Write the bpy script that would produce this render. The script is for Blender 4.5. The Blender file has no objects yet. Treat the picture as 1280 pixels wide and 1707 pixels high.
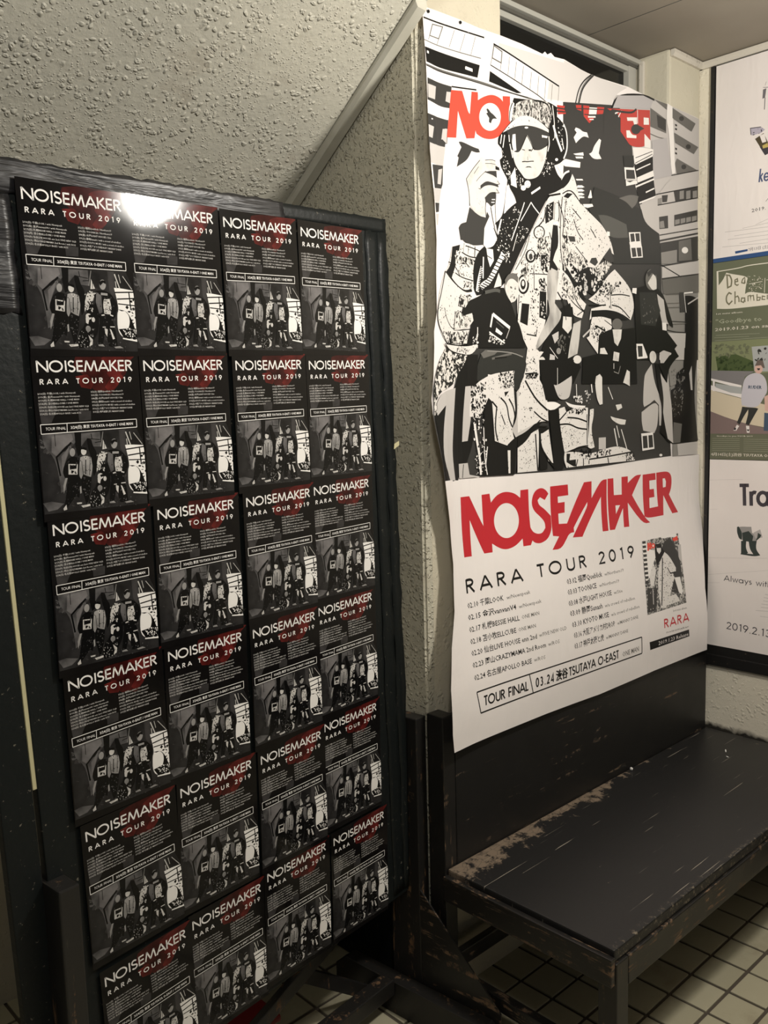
import bpy, bmesh, math, random
from mathutils import Vector, Matrix
from mathutils.geometry import tessellate_polygon
random.seed(7)
scene = bpy.context.scene
# ------------------------------------------------------------------ camera
CAM_H = 1.48
AZ, PITCH, ROLL, FPX = math.radians(43.0165), math.radians(6.8511), math.radians(-1.5621), 1470.74
fwd = Vector((math.sin(AZ)*math.cos(PITCH), math.cos(AZ)*math.cos(PITCH), -math.sin(PITCH)))
rt0 = Vector((math.cos(AZ), -math.sin(AZ), 0)); up0 = rt0.cross(fwd)
rt = rt0*math.cos(ROLL)+up0*math.sin(ROLL); up = up0*math.cos(ROLL)-rt0*math.sin(ROLL)
cd = bpy.data.cameras.new('camera'); cam = bpy.data.objects.new('camera', cd); scene.collection.objects.link(cam)
cam.matrix_world = Matrix(((rt.x, up.x, -fwd.x, 0), (rt.y, up.y, -fwd.y, 0), (rt.z, up.z, -fwd.z, CAM_H), (0, 0, 0, 1)))
cd.sensor_fit = 'VERTICAL'; cd.sensor_height = 32.0; cd.lens = FPX/1707*32.0; cd.clip_start = 0.02
scene.camera = cam
# ------------------------------------------------------------------ light
w = bpy.data.worlds.new('world'); scene.world = w; w.use_nodes = True
w.node_tree.nodes['Background'].inputs[0].default_value = (0.84, 0.83, 0.80, 1)
w.node_tree.nodes['Background'].inputs[1].default_value = 0.029
def lamp(name, kind, loc, energy, col, size, target=None):
    d = bpy.data.lights.new(name, kind); d.energy = energy; d.color = col
    if kind == 'AREA': d.shape = 'DISK'; d.size = size
    else: d.shadow_soft_size = size
    o = bpy.data.objects.new(name, d); scene.collection.objects.link(o); o.location = loc
    if target: o.rotation_euler = (Vector(target)-Vector(loc)).to_track_quat('-Z', 'Y').to_euler()
    return o
lamp('ceiling_lamp', 'POINT', (1.640, 0.361, 2.125), 22, (1.0, 0.95, 0.87), 0.075)
lamp('passage_lamp', 'POINT', (0.25, 0.10, 2.42), 13, (1.0, 0.98, 0.93), 0.10)
scene.view_settings.view_transform = 'Standard'; scene.view_settings.look = 'None'
scene.view_settings.exposure = 1.48; scene.view_settings.gamma = 1.0; scene.view_settings.use_curve_mapping = False
# ------------------------------------------------------------------ helpers
def link(o): scene.collection.objects.link(o); return o
def tag(o, label=None, cat=None, group=None, kind=None):
    if label: o['label'] = label
    if cat: o['category'] = cat
    if group: o['group'] = group
    if kind: o['kind'] = kind
    return o
def empty(name, loc=(0, 0, 0), rz=0):
    o = bpy.data.objects.new(name, None); o.empty_display_size = 0.05; o.location = loc; o.rotation_euler = (0, 0, rz); return link(o)
def obj(name, bm, mats, parent=None, smooth=False):
    me = bpy.data.meshes.new(name); bm.to_mesh(me); bm.free()
    for m in (mats if isinstance(mats, (list, tuple)) else [mats]): me.materials.append(m)
    if smooth:
        for p in me.polygons: p.use_smooth = True
    o = bpy.data.objects.new(name, me); link(o)
    if parent: o.parent = parent
    return o
def box(bm, lo, hi, bev=0.0, mat=None):
    r = bmesh.ops.create_cube(bm, size=1.0)['verts']
    s = [hi[i]-lo[i] for i in range(3)]; c = [(hi[i]+lo[i])/2 for i in range(3)]
    for v in r: v.co = Vector((v.co.x*s[0]+c[0], v.co.y*s[1]+c[1], v.co.z*s[2]+c[2]))
    if bev > 0:
        es = list({e for v in r for e in v.link_edges})
        rr = bmesh.ops.bevel(bm, geom=es, offset=bev, segments=2, affect='EDGES', profile=0.6)
        r = list({v for v in rr['verts']} | {v for v in r if v.is_valid})
    if mat is not None:
        for v in r: v.co = mat @ v.co
    return r
def beam(bm, p, q, wd, th, bev=0.002, side=Vector((0, 1, 0))):
    p, q = Vector(p), Vector(q); z = (q-p).normalized(); x = side.cross(z).normalized(); y = z.cross(x)
    M = Matrix.Translation(p) @ Matrix((x, y, z)).transposed().to_4x4()
    return box(bm, (-wd/2, -th/2, 0), (wd/2, th/2, (q-p).length), bev, M)
def quadface(bm, pts): return bm.faces.new([bm.verts.new(p) for p in pts])
def prism(bm, pts, dirv, bev=0):
    dirv = Vector(dirv); a = [bm.verts.new(Vector(p)) for p in pts]; b = [bm.verts.new(Vector(p)+dirv) for p in pts]; n = len(a)
    fs = [bm.faces.new(a), bm.faces.new(b[::-1])]
    for i in range(n): fs.append(bm.faces.new([a[i], b[i], b[(i+1) % n], a[(i+1) % n]][::-1]))
    bmesh.ops.recalc_face_normals(bm, faces=fs); return a+b
def cyl(bm, p, q, r, n=12):
    p, q = Vector(p), Vector(q); z = (q-p).normalized(); x = z.orthogonal().normalized(); y = z.cross(x)
    prism(bm, [p+(x*math.cos(2*math.pi*i/n)+y*math.sin(2*math.pi*i/n))*r for i in range(n)], q-p)
# ------------------------------------------------------------------ materials
def mat(name, col=(0.5, 0.5, 0.5), rough=0.6, spec=0.5, build=None):
    m = bpy.data.materials.new(name); m.use_nodes = True; nt = m.node_tree; b = nt.nodes['Principled BSDF']
    b.inputs['Base Color'].default_value = (*col, 1); b.inputs['Roughness'].default_value = rough; b.inputs['Specular IOR Level'].default_value = spec
    if build: build(nt, b)
    return m
def N(nt, t, **k):
    n = nt.nodes.new(t)
    for a, v in k.items():
        if a.startswith('i_'):
            key = a[2:].replace('_', ' '); n.inputs[key].default_value = v
        else: setattr(n, a, v)
    return n
def coord(nt, sc=(1, 1, 1), rot=(0, 0, 0), loc=(0, 0, 0)):
    t = N(nt, 'ShaderNodeTexCoord'); mp = N(nt, 'ShaderNodeMapping'); nt.links.new(t.outputs['Object'], mp.inputs[0])
    mp.inputs['Scale'].default_value = sc; mp.inputs['Rotation'].default_value = rot; mp.inputs['Location'].default_value = loc; return mp.outputs[0]
def noise(nt, vec, scale, det=3, rough=0.5, dist=0.0):
    n = N(nt, 'ShaderNodeTexNoise'); n.inputs['Scale'].default_value = scale; n.inputs['Detail'].default_value = det
    n.inputs['Roughness'].default_value = rough; n.inputs['Distortion'].default_value = dist; nt.links.new(vec, n.inputs['Vector']); return n.outputs['Fac']
def voro(nt, vec, scale, feat='F1', rnd=1.0):
    n = N(nt, 'ShaderNodeTexVoronoi', feature=feat); n.inputs['Scale'].default_value = scale; n.inputs['Randomness'].default_value = rnd
    nt.links.new(vec, n.inputs['Vector']); return n.outputs['Distance']
def ramp(nt, fac, stops):
    r = N(nt, 'ShaderNodeValToRGB'); e = r.color_ramp.elements
    while len(e) < len(stops): e.new(0.5)
    for i, (p, c) in enumerate(stops):
        e[i].position = p; e[i].color = (c, c, c, 1) if isinstance(c, (int, float)) else (*c, 1)
    nt.links.new(fac, r.inputs[0]); return r.outputs[0]
def math_(nt, op, a, b=None, clamp=False):
    m = N(nt, 'ShaderNodeMath', operation=op, use_clamp=clamp)
    for i, x in enumerate((a, b)):
        if x is None: continue
        if isinstance(x, (int, float)): m.inputs[i].default_value = x
        else: nt.links.new(x, m.inputs[i])
    return m.outputs[0]
def mix(nt, fac, a, b):
    m = N(nt, 'ShaderNodeMix', data_type='RGBA')
    for s, x in ((m.inputs[0], fac), (m.inputs[6], a), (m.inputs[7], b)):
        if isinstance(x, (int, float)): s.default_value = x
        elif isinstance(x, tuple): s.default_value = (*x, 1)
        else: nt.links.new(x, s)
    return m.outputs[2]
def bump(nt, b, h, strength, dist=0.01):
    n = N(nt, 'ShaderNodeBump'); n.inputs['Strength'].default_value = strength; n.inputs['Distance'].default_value = dist
    nt.links.new(h, n.inputs['Height']); nt.links.new(n.outputs[0], b.inputs['Normal'])
def plaster(c1, c2, scale=1.0, strength=1.0, dots=0.5, stain=(0.30, 0.25, 0.19), rough=0.55):
    def f(nt, b):
        v = coord(nt)
        # raised worm-like drips and craters of a sprayed plaster
        wv = noise(nt, v, 5*scale, 2); off = N(nt, 'ShaderNodeMixRGB'); off.inputs[0].default_value = 0.025
        n1 = N(nt, 'ShaderNodeTexNoise'); n1.inputs['Scale'].default_value = 22*scale; nt.links.new(v, n1.inputs[0]); nt.links.new(v, off.inputs[1]); nt.links.new(n1.outputs['Color'], off.inputs[2])
        vo = voro(nt, off.outputs[0], 62*scale); ring = ramp(nt, vo, [(0.0, 0.25), (0.16, 1.0), (0.30, 0.75), (0.42, 0.0)])
        keep = ramp(nt, noise(nt, v, 17*scale, 2), [(0.47-0.14*dots, 0.0), (0.60-0.10*dots, 1.0)])
        vo2 = voro(nt, off.outputs[0], 130*scale); r2 = ramp(nt, vo2, [(0.08, 1.0), (0.34, 0.0)]); k2 = ramp(nt, noise(nt, v, 30*scale, 2), [(0.42, 0.0), (0.56, 1.0)])
        h = math_(nt, 'ADD', math_(nt, 'MULTIPLY', ring, keep), math_(nt, 'MULTIPLY', math_(nt, 'MULTIPLY', r2, k2), 0.55))
        h = math_(nt, 'ADD', h, math_(nt, 'MULTIPLY', noise(nt, v, 60*scale, 4, 0.6), 0.5))
        bump(nt, b, h, strength, 0.006)
        base = mix(nt, ramp(nt, noise(nt, v, 2.3, 4, 0.6), [(0.35, 0.0), (0.68, 1.0)]), c1, c2)
        st = ramp(nt, noise(nt, v, 6.5, 5, 0.7), [(0.60, 0.0), (0.78, 0.55)])
        nt.links.new(mix(nt, st, base, stain), b.inputs['Base Color'])
    return mat('plaster', rough=rough, spec=0.35, build=f)
M_soffit = plaster((0.49, 0.475, 0.405), (0.59, 0.565, 0.475), 1.15, 0.62, 0.25)
M_stairwall = plaster((0.43, 0.41, 0.33), (0.56, 0.525, 0.42), 1.5, 0.75, 0.8)
M_wall = plaster((0.52, 0.475, 0.37), (0.60, 0.55, 0.43), 1.1, 0.30, 0.1)
M_wall_smooth = plaster((0.55, 0.51, 0.40), (0.62, 0.58, 0.46), 0.9, 0.12, 0.1)
M_wall_low = plaster((0.66, 0.61, 0.50), (0.73, 0.68, 0.56), 1.2, 0.35, 0.2)
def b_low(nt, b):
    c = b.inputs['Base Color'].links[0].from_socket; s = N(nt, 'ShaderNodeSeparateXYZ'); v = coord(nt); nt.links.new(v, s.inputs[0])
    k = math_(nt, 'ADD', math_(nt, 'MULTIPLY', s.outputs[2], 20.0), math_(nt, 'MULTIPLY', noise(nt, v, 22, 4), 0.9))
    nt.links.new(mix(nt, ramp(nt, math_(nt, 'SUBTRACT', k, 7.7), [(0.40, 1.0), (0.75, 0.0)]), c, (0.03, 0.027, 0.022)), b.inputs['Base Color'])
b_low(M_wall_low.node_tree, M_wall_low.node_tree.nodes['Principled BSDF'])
def b_trim(nt, b):
    v = coord(nt); nt.links.new(mix(nt, ramp(nt, noise(nt, v, 9, 4), [(0.4, 0.0), (0.7, 1.0)]), (0.52, 0.505, 0.43), (0.42, 0.40, 0.33)), b.inputs['Base Color'])
M_trim = mat('painted_trim', rough=0.5, build=b_trim)
def b_ceil(nt, b):
    v = coord(nt); nt.links.new(mix(nt, ramp(nt, noise(nt, v, 3, 4), [(0.35, 0.0), (0.7, 1.0)]), (0.285, 0.25, 0.20), (0.325, 0.29, 0.235)), b.inputs['Base Color']); bump(nt, b, noise(nt, v, 120, 2), 0.06, 0.002)
M_ceiling = mat('ceiling_board', rough=0.75, build=b_ceil)
def b_crown(nt, b):
    v = coord(nt); d = ramp(nt, noise(nt, v, 38, 4, 0.7), [(0.58, 0.0), (0.72, 0.8)])
    nt.links.new(mix(nt, d, (0.60, 0.56, 0.48), (0.20, 0.16, 0.12)), b.inputs['Base Color']); bump(nt, b, noise(nt, v, 60, 3), 0.2, 0.003)
M_crown = mat('chipped_moulding', rough=0.5, build=b_crown)
M_alu = mat('grey_metal_frame', (0.44, 0.43, 0.38), 0.38, 0.5)
M_alu_dark = mat('dark_metal_track', (0.10, 0.095, 0.08), 0.45, 0.5)
M_glass_dark = mat('blacked_glass', (0.010, 0.010, 0.009), 0.10, 0.3)
def b_paint(nt, b, wear=0.5, brown=(0.17, 0.105, 0.06), grain=(2, 30, 30), base=(0.013, 0.012, 0.011), rough=0.36):
    v = coord(nt); vg = coord(nt, grain)
    g = noise(nt, vg, 2.2, 5, 0.65); chips = noise(nt, v, 26, 6, 0.75)
    f = math_(nt, 'MULTIPLY', ramp(nt, g, [(0.60-0.10*wear, 0.0), (0.66-0.10*wear, 1.0)]), ramp(nt, chips, [(0.50, 0.0), (0.58, 1.0)]))
    col = mix(nt, f, base, brown)
    dust = ramp(nt, noise(nt, vg, 5, 5, 0.7), [(0.66, 0.0), (0.73, 0.35)])
    nt.links.new(mix(nt, dust, col, (0.22, 0.19, 0.15)), b.inputs['Base Color'])
    r = math_(nt, 'ADD', math_(nt, 'MULTIPLY', f, 0.4), math_(nt, 'ADD', rough-0.1, math_(nt, 'MULTIPLY', noise(nt, v, 12, 4), 0.2))); nt.links.new(r, b.inputs['Roughness'])
    bump(nt, b, math_(nt, 'SUBTRACT', math_(nt, 'MULTIPLY', g, 0.3), f), 0.25, 0.002)
M_black_h = mat('worn_black_paint', build=lambda nt, b: b_paint(nt, b, 0.75))
M_black_v = mat('worn_black_post', build=lambda nt, b: b_paint(nt, b, 0.3, grain=(30, 30, 2)))
M_black_y = mat('worn_black_rail', build=lambda nt, b: b_paint(nt, b, 1.0, grain=(30, 2, 30)))
def b_stand(nt, b): b_paint(nt, b, 0.5, brown=(0.13, 0.070, 0.033), grain=(18, 18, 2), rough=0.42)
M_stand = mat('worn_stand_wood', build=b_stand)
def b_seat(nt, b):
    # black lacquer worn through to wood and old adhesive along the back edge, long scratches
    v = coord(nt); s = N(nt, 'ShaderNodeSeparateXYZ'); nt.links.new(v, s.inputs[0])
    vg = coord(nt, (2.2, 26, 10)); g = noise(nt, vg, 2, 5, 0.7); cell = voro(nt, coord(nt, (34, 60, 20)), 1.0, 'DISTANCE_TO_EDGE')
    edge = math_(nt, 'SUBTRACT', s.outputs[1], math_(nt, 'ADD', 1.275, math_(nt, 'MULTIPLY', math_(nt, 'SUBTRACT', s.outputs[0], 1.48), 0.085)))   # back strip narrows to the right
    e = math_(nt, 'ADD', math_(nt, 'MULTIPLY', edge, 9.0), math_(nt, 'MULTIPLY', math_(nt, 'SUBTRACT', noise(nt, v, 14, 5, 0.7), 0.5), 2.2))
    strip = ramp(nt, e, [(0.10, 0.0), (0.22, 1.0)])
    strip = math_(nt, 'MULTIPLY', strip, ramp(nt, s.outputs[0], [(0.0, 1.0), (1.0, 1.0)]))
    crack = math_(nt, 'MULTIPLY', ramp(nt, cell, [(0.0, 0.55), (0.05, 1.0)]), ramp(nt, noise(nt, v, 38, 5, 0.7), [(0.36, 0.0), (0.47, 1.0)]))
    xr = N(nt, 'ShaderNodeMapRange'); xr.inputs[1].default_value = 1.45; xr.inputs[2].default_value = 2.75; xr.inputs[3].default_value = 1.0; xr.inputs[4].default_value = 0.0; nt.links.new(s.outputs[0], xr.inputs[0])
    strip = math_(nt, 'MULTIPLY', math_(nt, 'MULTIPLY', strip, crack), ramp(nt, math_(nt, 'ADD', xr.outputs[0], math_(nt, 'MULTIPLY', noise(nt, v, 20, 4), 0.6)), [(0.35, 0.0), (0.55, 1.0)]))
    col = mix(nt, strip, (0.0155, 0.015, 0.015), (0.185, 0.14, 0.10))
    scr = ramp(nt, noise(nt, coord(nt, (1.3, 75, 10)), 2.4, 3, 0.5), [(0.70, 0.0), (0.715, 0.8)])
    col = mix(nt, scr, col, (0.30, 0.27, 0.22)); ch = ramp(nt, noise(nt, v, 45, 4, 0.8), [(0.70, 0.0), (0.74, 0.8)])
    fe = ramp(nt, math_(nt, 'MULTIPLY', math_(nt, 'SUBTRACT', s.outputs[1], 0.90), 20.0), [(0.12, 1.0), (0.50, 0.0)]); col = mix(nt, math_(nt, 'MULTIPLY', fe, ramp(nt, noise(nt, v, 75, 6, 0.8), [(0.55, 0.0), (0.60, 0.9)])), col, (0.20, 0.165, 0.12))
    nt.links.new(mix(nt, ch, col, (0.26, 0.22, 0.16)), b.inputs['Base Color'])
    nt.links.new(math_(nt, 'ADD', 0.40, math_(nt, 'MULTIPLY', strip, 0.35)), b.inputs['Roughness'])
    bump(nt, b, math_(nt, 'SUBTRACT', math_(nt, 'MULTIPLY', g, 0.35), strip), 0.25, 0.002)
M_seat = mat('worn_black_seat', spec=0.36, build=b_seat)
def b_back(nt, b):
    b_paint(nt, b, 0.0, brown=(0.12, 0.08, 0.05), grain=(2, 30, 30), base=(0.0085, 0.008, 0.0075), rough=0.45)
M_back = mat('black_backrest_paint', build=b_back)
def b_plastic(nt, b):
    v = coord(nt, (3, 22, 5)); h = noise(nt, v, 1.6, 4, 0.55, 0.6)
    bump(nt, b, h, 0.32, 0.02); nt.links.new(ramp(nt, noise(nt, coord(nt), 40, 3), [(0.4, (0.008, 0.008, 0.009)), (0.7, (0.022, 0.021, 0.022))]), b.inputs['Base Color'])
M_plastic = mat('black_plastic_wrap', rough=0.34, spec=0.34, build=b_plastic)
def b_tape(nt, b):
    v = coord(nt, (30, 30, 3)); h = noise(nt, v, 2.2, 3, 0.5); bump(nt, b, h, 0.22, 0.004)
    d = ramp(nt, noise(nt, coord(nt, (60, 60, 7)), 1.3, 4, 0.7), [(0.645, 0.0), (0.69, 0.8)])
    nt.links.new(mix(nt, d, (0.008, 0.010, 0.010), (0.20, 0.18, 0.14)), b.inputs['Base Color'])
M_tape = mat('black_cloth_tape', rough=0.42, spec=0.22, build=b_tape)
M_ply = mat('raw_plywood_edge', (0.50, 0.46, 0.27), 0.7)
M_red = mat('red_plastic', (0.20, 0.012, 0.012), 0.45)
M_pin = mat('black_pin', (0.01, 0.01, 0.01), 0.3)
M_crumb = mat('white_crumb', (0.75, 0.73, 0.70), 0.5)
M_grout = mat('dark_grout', (0.075, 0.06, 0.045), 0.9)
def b_tile(nt, b):
    oi = N(nt, 'ShaderNodeObjectInfo'); v = coord(nt)
    geo = N(nt, 'ShaderNodeNewGeometry')
    n1 = noise(nt, geo.outputs['Position'], 14, 5, 0.65); d = ramp(nt, noise(nt, geo.outputs['Position'], 6, 5, 0.7), [(0.52, 0.0), (0.75, 0.5)])
    c = mix(nt, oi.outputs['Random'], (0.40, 0.375, 0.27), (0.47, 0.44, 0.32)); c = mix(nt, math_(nt, 'MULTIPLY', n1, 0.5), c, (0.33, 0.29, 0.19))
    nt.links.new(mix(nt, d, c, (0.22, 0.17, 0.11)), b.inputs['Base Color']); bump(nt, b, n1, 0.08, 0.002)
M_tile = mat('beige_floor_tile', rough=0.42, build=b_tile)
# printing inks -------------------------------------------------
INK = {}
def ink(k, col, rough=0.42, spec=0.4, build=None): INK[k] = mat('ink_'+k, col, rough, spec, build)
def two(ca, cb, fn, rough=0.42):
    def f(nt, b): nt.links.new(mix(nt, fn(nt), ca, cb), b.inputs['Base Color'])
    return f
PW = (0.80, 0.755, 0.735)
def paperish(c, rough=0.45):
    def f(nt, b):
        v = coord(nt); nt.links.new(mix(nt, ramp(nt, noise(nt, v, 5, 3), [(0.4, 0.0), (0.7, 0.5)]), c, tuple(x*0.93 for x in c)), b.inputs['Base Color'])
        cr = math_(nt, 'ADD', noise(nt, v, 7, 2), math_(nt, 'MULTIPLY', noise(nt, coord(nt, (3, 3, 1)), 9, 1, 0.3, 1.5), 0.5)); bump(nt, b, cr, 0.12, 0.02)
    return f
ink('P', PW, build=paperish(PW)); ink('W', (0.80, 0.77, 0.74)); ink('N', (0.62, 0.59, 0.57)); ink('L', (0.50, 0.475, 0.455)); ink('Lb', (0.42, 0.40, 0.40)); ink('M', (0.24, 0.23, 0.215))
ink('G', (0.125, 0.12, 0.11)); ink('D', (0.037, 0.036, 0.034), 0.4, 0.3); ink('D2', (0.022, 0.023, 0.021), 0.4, 0.3); ink('D3', (0.075, 0.075, 0.068)); ink('K', (0.006, 0.006, 0.0055), 0.4, 0.28)
ink('R', (0.74, 0.065, 0.038)); ink('Q', (0.47, 0.045, 0.035)); ink('S2', (0.50, 0.016, 0.026)); ink('Th', (0.12, 0.115, 0.11), build=two((0.05, 0.05, 0.048), (0.50, 0.48, 0.45), lambda nt: ramp(nt, noise(nt, coord(nt), 150, 4), [(0.48, 0.0), (0.56, 1.0)])))
ink('F', (0.62, 0.60, 0.56), build=two((0.66, 0.635, 0.60), (0.42, 0.40, 0.375), lambda nt: ramp(nt, noise(nt, coord(nt), 38, 3), [(0.5, 0.0), (0.75, 0.7)])))
ink('sm', (0.4, 0.4, 0.38), build=two((0.52, 0.50, 0.47), (0.20, 0.19, 0.18), lambda nt: ramp(nt, noise(nt, coord(nt, (1, 1, 0.4)), 22, 4), [(0.42, 0.0), (0.68, 1.0)])))
ink('V', PW, build=two((0.70, 0.67, 0.64), (0.02, 0.02, 0.018), lambda nt: ramp(nt, noise(nt, coord(nt), 165, 2), [(0.665, 0.0), (0.685, 1.0)])))
ink('kn', PW, build=two((0.62, 0.59, 0.56), (0.03, 0.03, 0.028), lambda nt: ramp(nt, noise(nt, coord(nt, (2.0, 1, 0.8)), 95, 2, 0.5, 1.2), [(0.49, 0.0), (0.53, 1.0)])))
ink('lp', PW, build=two((0.70, 0.67, 0.63), (0.012, 0.012, 0.011), lambda nt: ramp(nt, noise(nt, coord(nt), 92, 2, 0.5, 0.8), [(0.475, 0.0), (0.50, 1.0)])))
ink('c1', PW, build=two((0.70, 0.67, 0.63), (0.008, 0.008, 0.008), lambda nt: ramp(nt, noise(nt, coord(nt, (1.5, 1, 0.9)), 70, 3, 0.55, 1.6), [(0.505, 0.0), (0.53, 1.0)])))
# flyers: one glossy, slightly buckled sheet
def fl(c, var=0.25, rough=0.20):
    def f(nt, b):
        v = coord(nt); bump(nt, b, noise(nt, v, 6, 2), 0.055, 0.02)
        if var: nt.links.new(mix(nt, ramp(nt, noise(nt, v, 34, 4), [(0.35, 0.0), (0.7, 1.0)]), c, tuple(x*(1-var) for x in c)), b.inputs['Base Color'])
    return f
for k, c, vv in (('fb', (0.0065, 0.0058, 0.0058), 0.3), ('k', (0.005, 0.005, 0.005), 0), ('f1', (0.060, 0.010, 0.009), 0.8), ('f2', (0.135, 0.017, 0.015), 0.75), ('f3', (0.050, 0.047, 0.047), 0.5), ('g1', (0.125, 0.12, 0.12), 0.75), ('g2', (0.18, 0.17, 0.17), 0.45), ('g3', (0.31, 0.30, 0.29), 0.45), ('g0', (0.026, 0.025, 0.025), 0.6), ('w1', (0.80, 0.78, 0.75), 0), ('w2', (0.60, 0.58, 0.55), 0.3), ('w3', (0.55, 0.53, 0.505), 0)):
    ink(k, c, 0.095, 0.22, fl(c, vv))
for k, c in (('Wp', (0.76, 0.71, 0.68)), ('bl', (0.025, 0.07, 0.19)), ('bl2', (0.06, 0.085, 0.18)), ('lv', (0.42, 0.39, 0.46)), ('yo', (0.07, 0.055, 0.03)), ('ye', (0.48, 0.38, 0.12)), ('n1', (0.045, 0.042, 0.05)), ('n2', (0.030, 0.042, 0.038)), ('g9', (0.15, 0.14, 0.15)), ('g8', (0.44, 0.41, 0.40)), ('g7', (0.36, 0.37, 0.27)), ('g6', (0.5, 0.45, 0.45)),
             ('gr1', (0.135, 0.145, 0.085)), ('gr2', (0.19, 0.21, 0.11)), ('gr3', (0.06, 0.085, 0.03)), ('gr4', (0.035, 0.055, 0.018)), ('gr5', (0.125, 0.13, 0.085)), ('Gc', (0.36, 0.37, 0.36)), ('dk', (0.03, 0.03, 0.027)), ('cr', (0.68, 0.64, 0.54)), ('ol', (0.17, 0.16, 0.10)), ('gy', (0.19, 0.18, 0.18)), ('ta', (0.58, 0.50, 0.37)), ('br', (0.20, 0.145, 0.135)), ('sw', (0.50, 0.48, 0.52)), ('sk', (0.58, 0.38, 0.32)), ('ha', (0.13, 0.10, 0.085)), ('de', (0.055, 0.085, 0.13)), ('sd', (0.30, 0.29, 0.28)), ('gq', (0.125, 0.135, 0.085))):
    ink(k, c, 0.36, 0.45)
INK['Wp'] = mat('ink_Wp', (0.76, 0.71, 0.68), 0.4, 0.45, paperish((0.76, 0.71, 0.68)))
# ------------------------------------------------------------------ vector printing
def arc(cx, cy, rx, ry, a0, a1, n=10): return [(cx+rx*math.cos(math.radians(a0+(a1-a0)*i/n)), cy+ry*math.sin(math.radians(a0+(a1-a0)*i/n))) for i in range(n+1)]
GLY = {  # geometric sans drawn with strokes, cap height 1: (advance, strokes)
 'N': (0.86, [[(0.06, 0), (0.06, 1)], [(0.06, 0.97), (0.78, 0.03)], [(0.78, 0), (0.78, 1)]]), 'O': (1.06, [arc(0.5, 0.5, 0.44, 0.45, 0, 360, 22)]), 'I': (0.24, [[(0.12, 0), (0.12, 1)]]),
 'S': (0.60, [arc(0.28, 0.72, 0.20, 0.225, 30, 265, 9)+arc(0.28, 0.26, 0.22, 0.22, 85, -150, 10)]), 'E': (0.56, [[(0.08, 0), (0.08, 1)], [(0.08, 0.94), (0.5, 0.94)], [(0.08, 0.5), (0.48, 0.5)], [(0.08, 0.06), (0.5, 0.06)]]),
 'M': (1.02, [[(0.05, 0), (0.20, 0.98)], [(0.20, 0.98), (0.50, 0.06)], [(0.50, 0.06), (0.80, 0.98)], [(0.80, 0.98), (0.95, 0)]]), 'A': (0.86, [[(0.04, 0), (0.43, 0.98)], [(0.43, 0.98), (0.82, 0)], [(0.18, 0.30), (0.68, 0.30)]]),
 'K': (0.66, [[(0.08, 0), (0.08, 1)], [(0.10, 0.45), (0.56, 1)], [(0.20, 0.54), (0.62, 0)]]), 'R': (0.62, [[(0.08, 0), (0.08, 1)], [(0.08, 0.94), (0.28, 0.94)]+arc(0.28, 0.73, 0.22, 0.21, 90, -90, 8)+[(0.08, 0.52)], [(0.26, 0.50), (0.56, 0)]]),
 'T': (0.56, [[(0.28, 0), (0.28, 1)], [(0.02, 0.94), (0.54, 0.94)]]), 'U': (0.74, [[(0.09, 1), (0.09, 0.34)]+arc(0.37, 0.33, 0.28, 0.28, 180, 360, 10)+[(0.65, 1)]]),
 'L': (0.46, [[(0.08, 1), (0.08, 0.06), (0.44, 0.06)]]), 'F': (0.5, [[(0.08, 0), (0.08, 1)], [(0.08, 0.94), (0.48, 0.94)], [(0.08, 0.5), (0.44, 0.5)]]), 'Y': (0.66, [[(0.33, 0), (0.33, 0.44)], [(0.03, 1), (0.33, 0.44)], [(0.63, 1), (0.33, 0.44)]]), '-': (0.4, [[(0.06, 0.36), (0.34, 0.36)]]),
 '2': (0.60, [arc(0.29, 0.71, 0.21, 0.23, 165, -30, 9)+[(0.08, 0.05), (0.54, 0.05)]]), '0': (0.64, [arc(0.31, 0.5, 0.25, 0.45, 0, 360, 18)]), '1': (0.42, [[(0.10, 0.86), (0.26, 0.95), (0.26, 0)]]), '9': (0.62, [arc(0.30, 0.68, 0.23, 0.27, 0, 360, 14), [(0.52, 0.60), (0.22, 0.0)]]),
 '3': (0.58, [arc(0.26, 0.74, 0.18, 0.20, 150, -90, 8), arc(0.26, 0.28, 0.21, 0.235, 90, -150, 9)]), '4': (0.62, [[(0.46, 0), (0.46, 0.97), (0.04, 0.26), (0.60, 0.26)]]), '.': (0.24, [[(0.12, 0.0), (0.12, 0.11)]]),
 'r': (0.40, [[(0.09, 0), (0.09, 0.66)], arc(0.28, 0.42, 0.18, 0.20, 165, 60, 5)]), 'a': (0.74, [arc(0.33, 0.33, 0.27, 0.29, 0, 360, 16), [(0.62, 0), (0.62, 0.66)]]), 'l': (0.24, [[(0.11, 0), (0.11, 1.04)]]), 'w': (0.84, [[(0.04, 0.66), (0.24, 0.02), (0.42, 0.62), (0.60, 0.02), (0.80, 0.66)]]),
 'y': (0.56, [[(0.04, 0.66), (0.29, 0.06)], [(0.52, 0.66), (0.16, -0.28)]]), 's': (0.44, [arc(0.21, 0.48, 0.13, 0.14, 40, 260, 6)+arc(0.21, 0.19, 0.15, 0.15, 80, -140, 7)]), 'i': (0.22, [[(0.11, 0), (0.11, 0.64)], [(0.11, 0.82), (0.11, 0.92)]]), 't': (0.34, [[(0.16, 0), (0.16, 0.94)], [(0.02, 0.62), (0.32, 0.62)]]), 'h': (0.60, [[(0.09, 0), (0.09, 1.04)], [(0.09, 0.36)]+arc(0.29, 0.40, 0.20, 0.24, 170, 0, 8)+[(0.49, 0)]]),
 'k': (0.52, [[(0.09, 0), (0.16, 1.04)], [(0.12, 0.30), (0.44, 0.66)], [(0.20, 0.40), (0.44, 0)]]), 'e': (0.62, [arc(0.31, 0.33, 0.25, 0.29, -35, -360, 14)+[(0.08, 0.33)]]), ' ': (0.42, []) }
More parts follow.
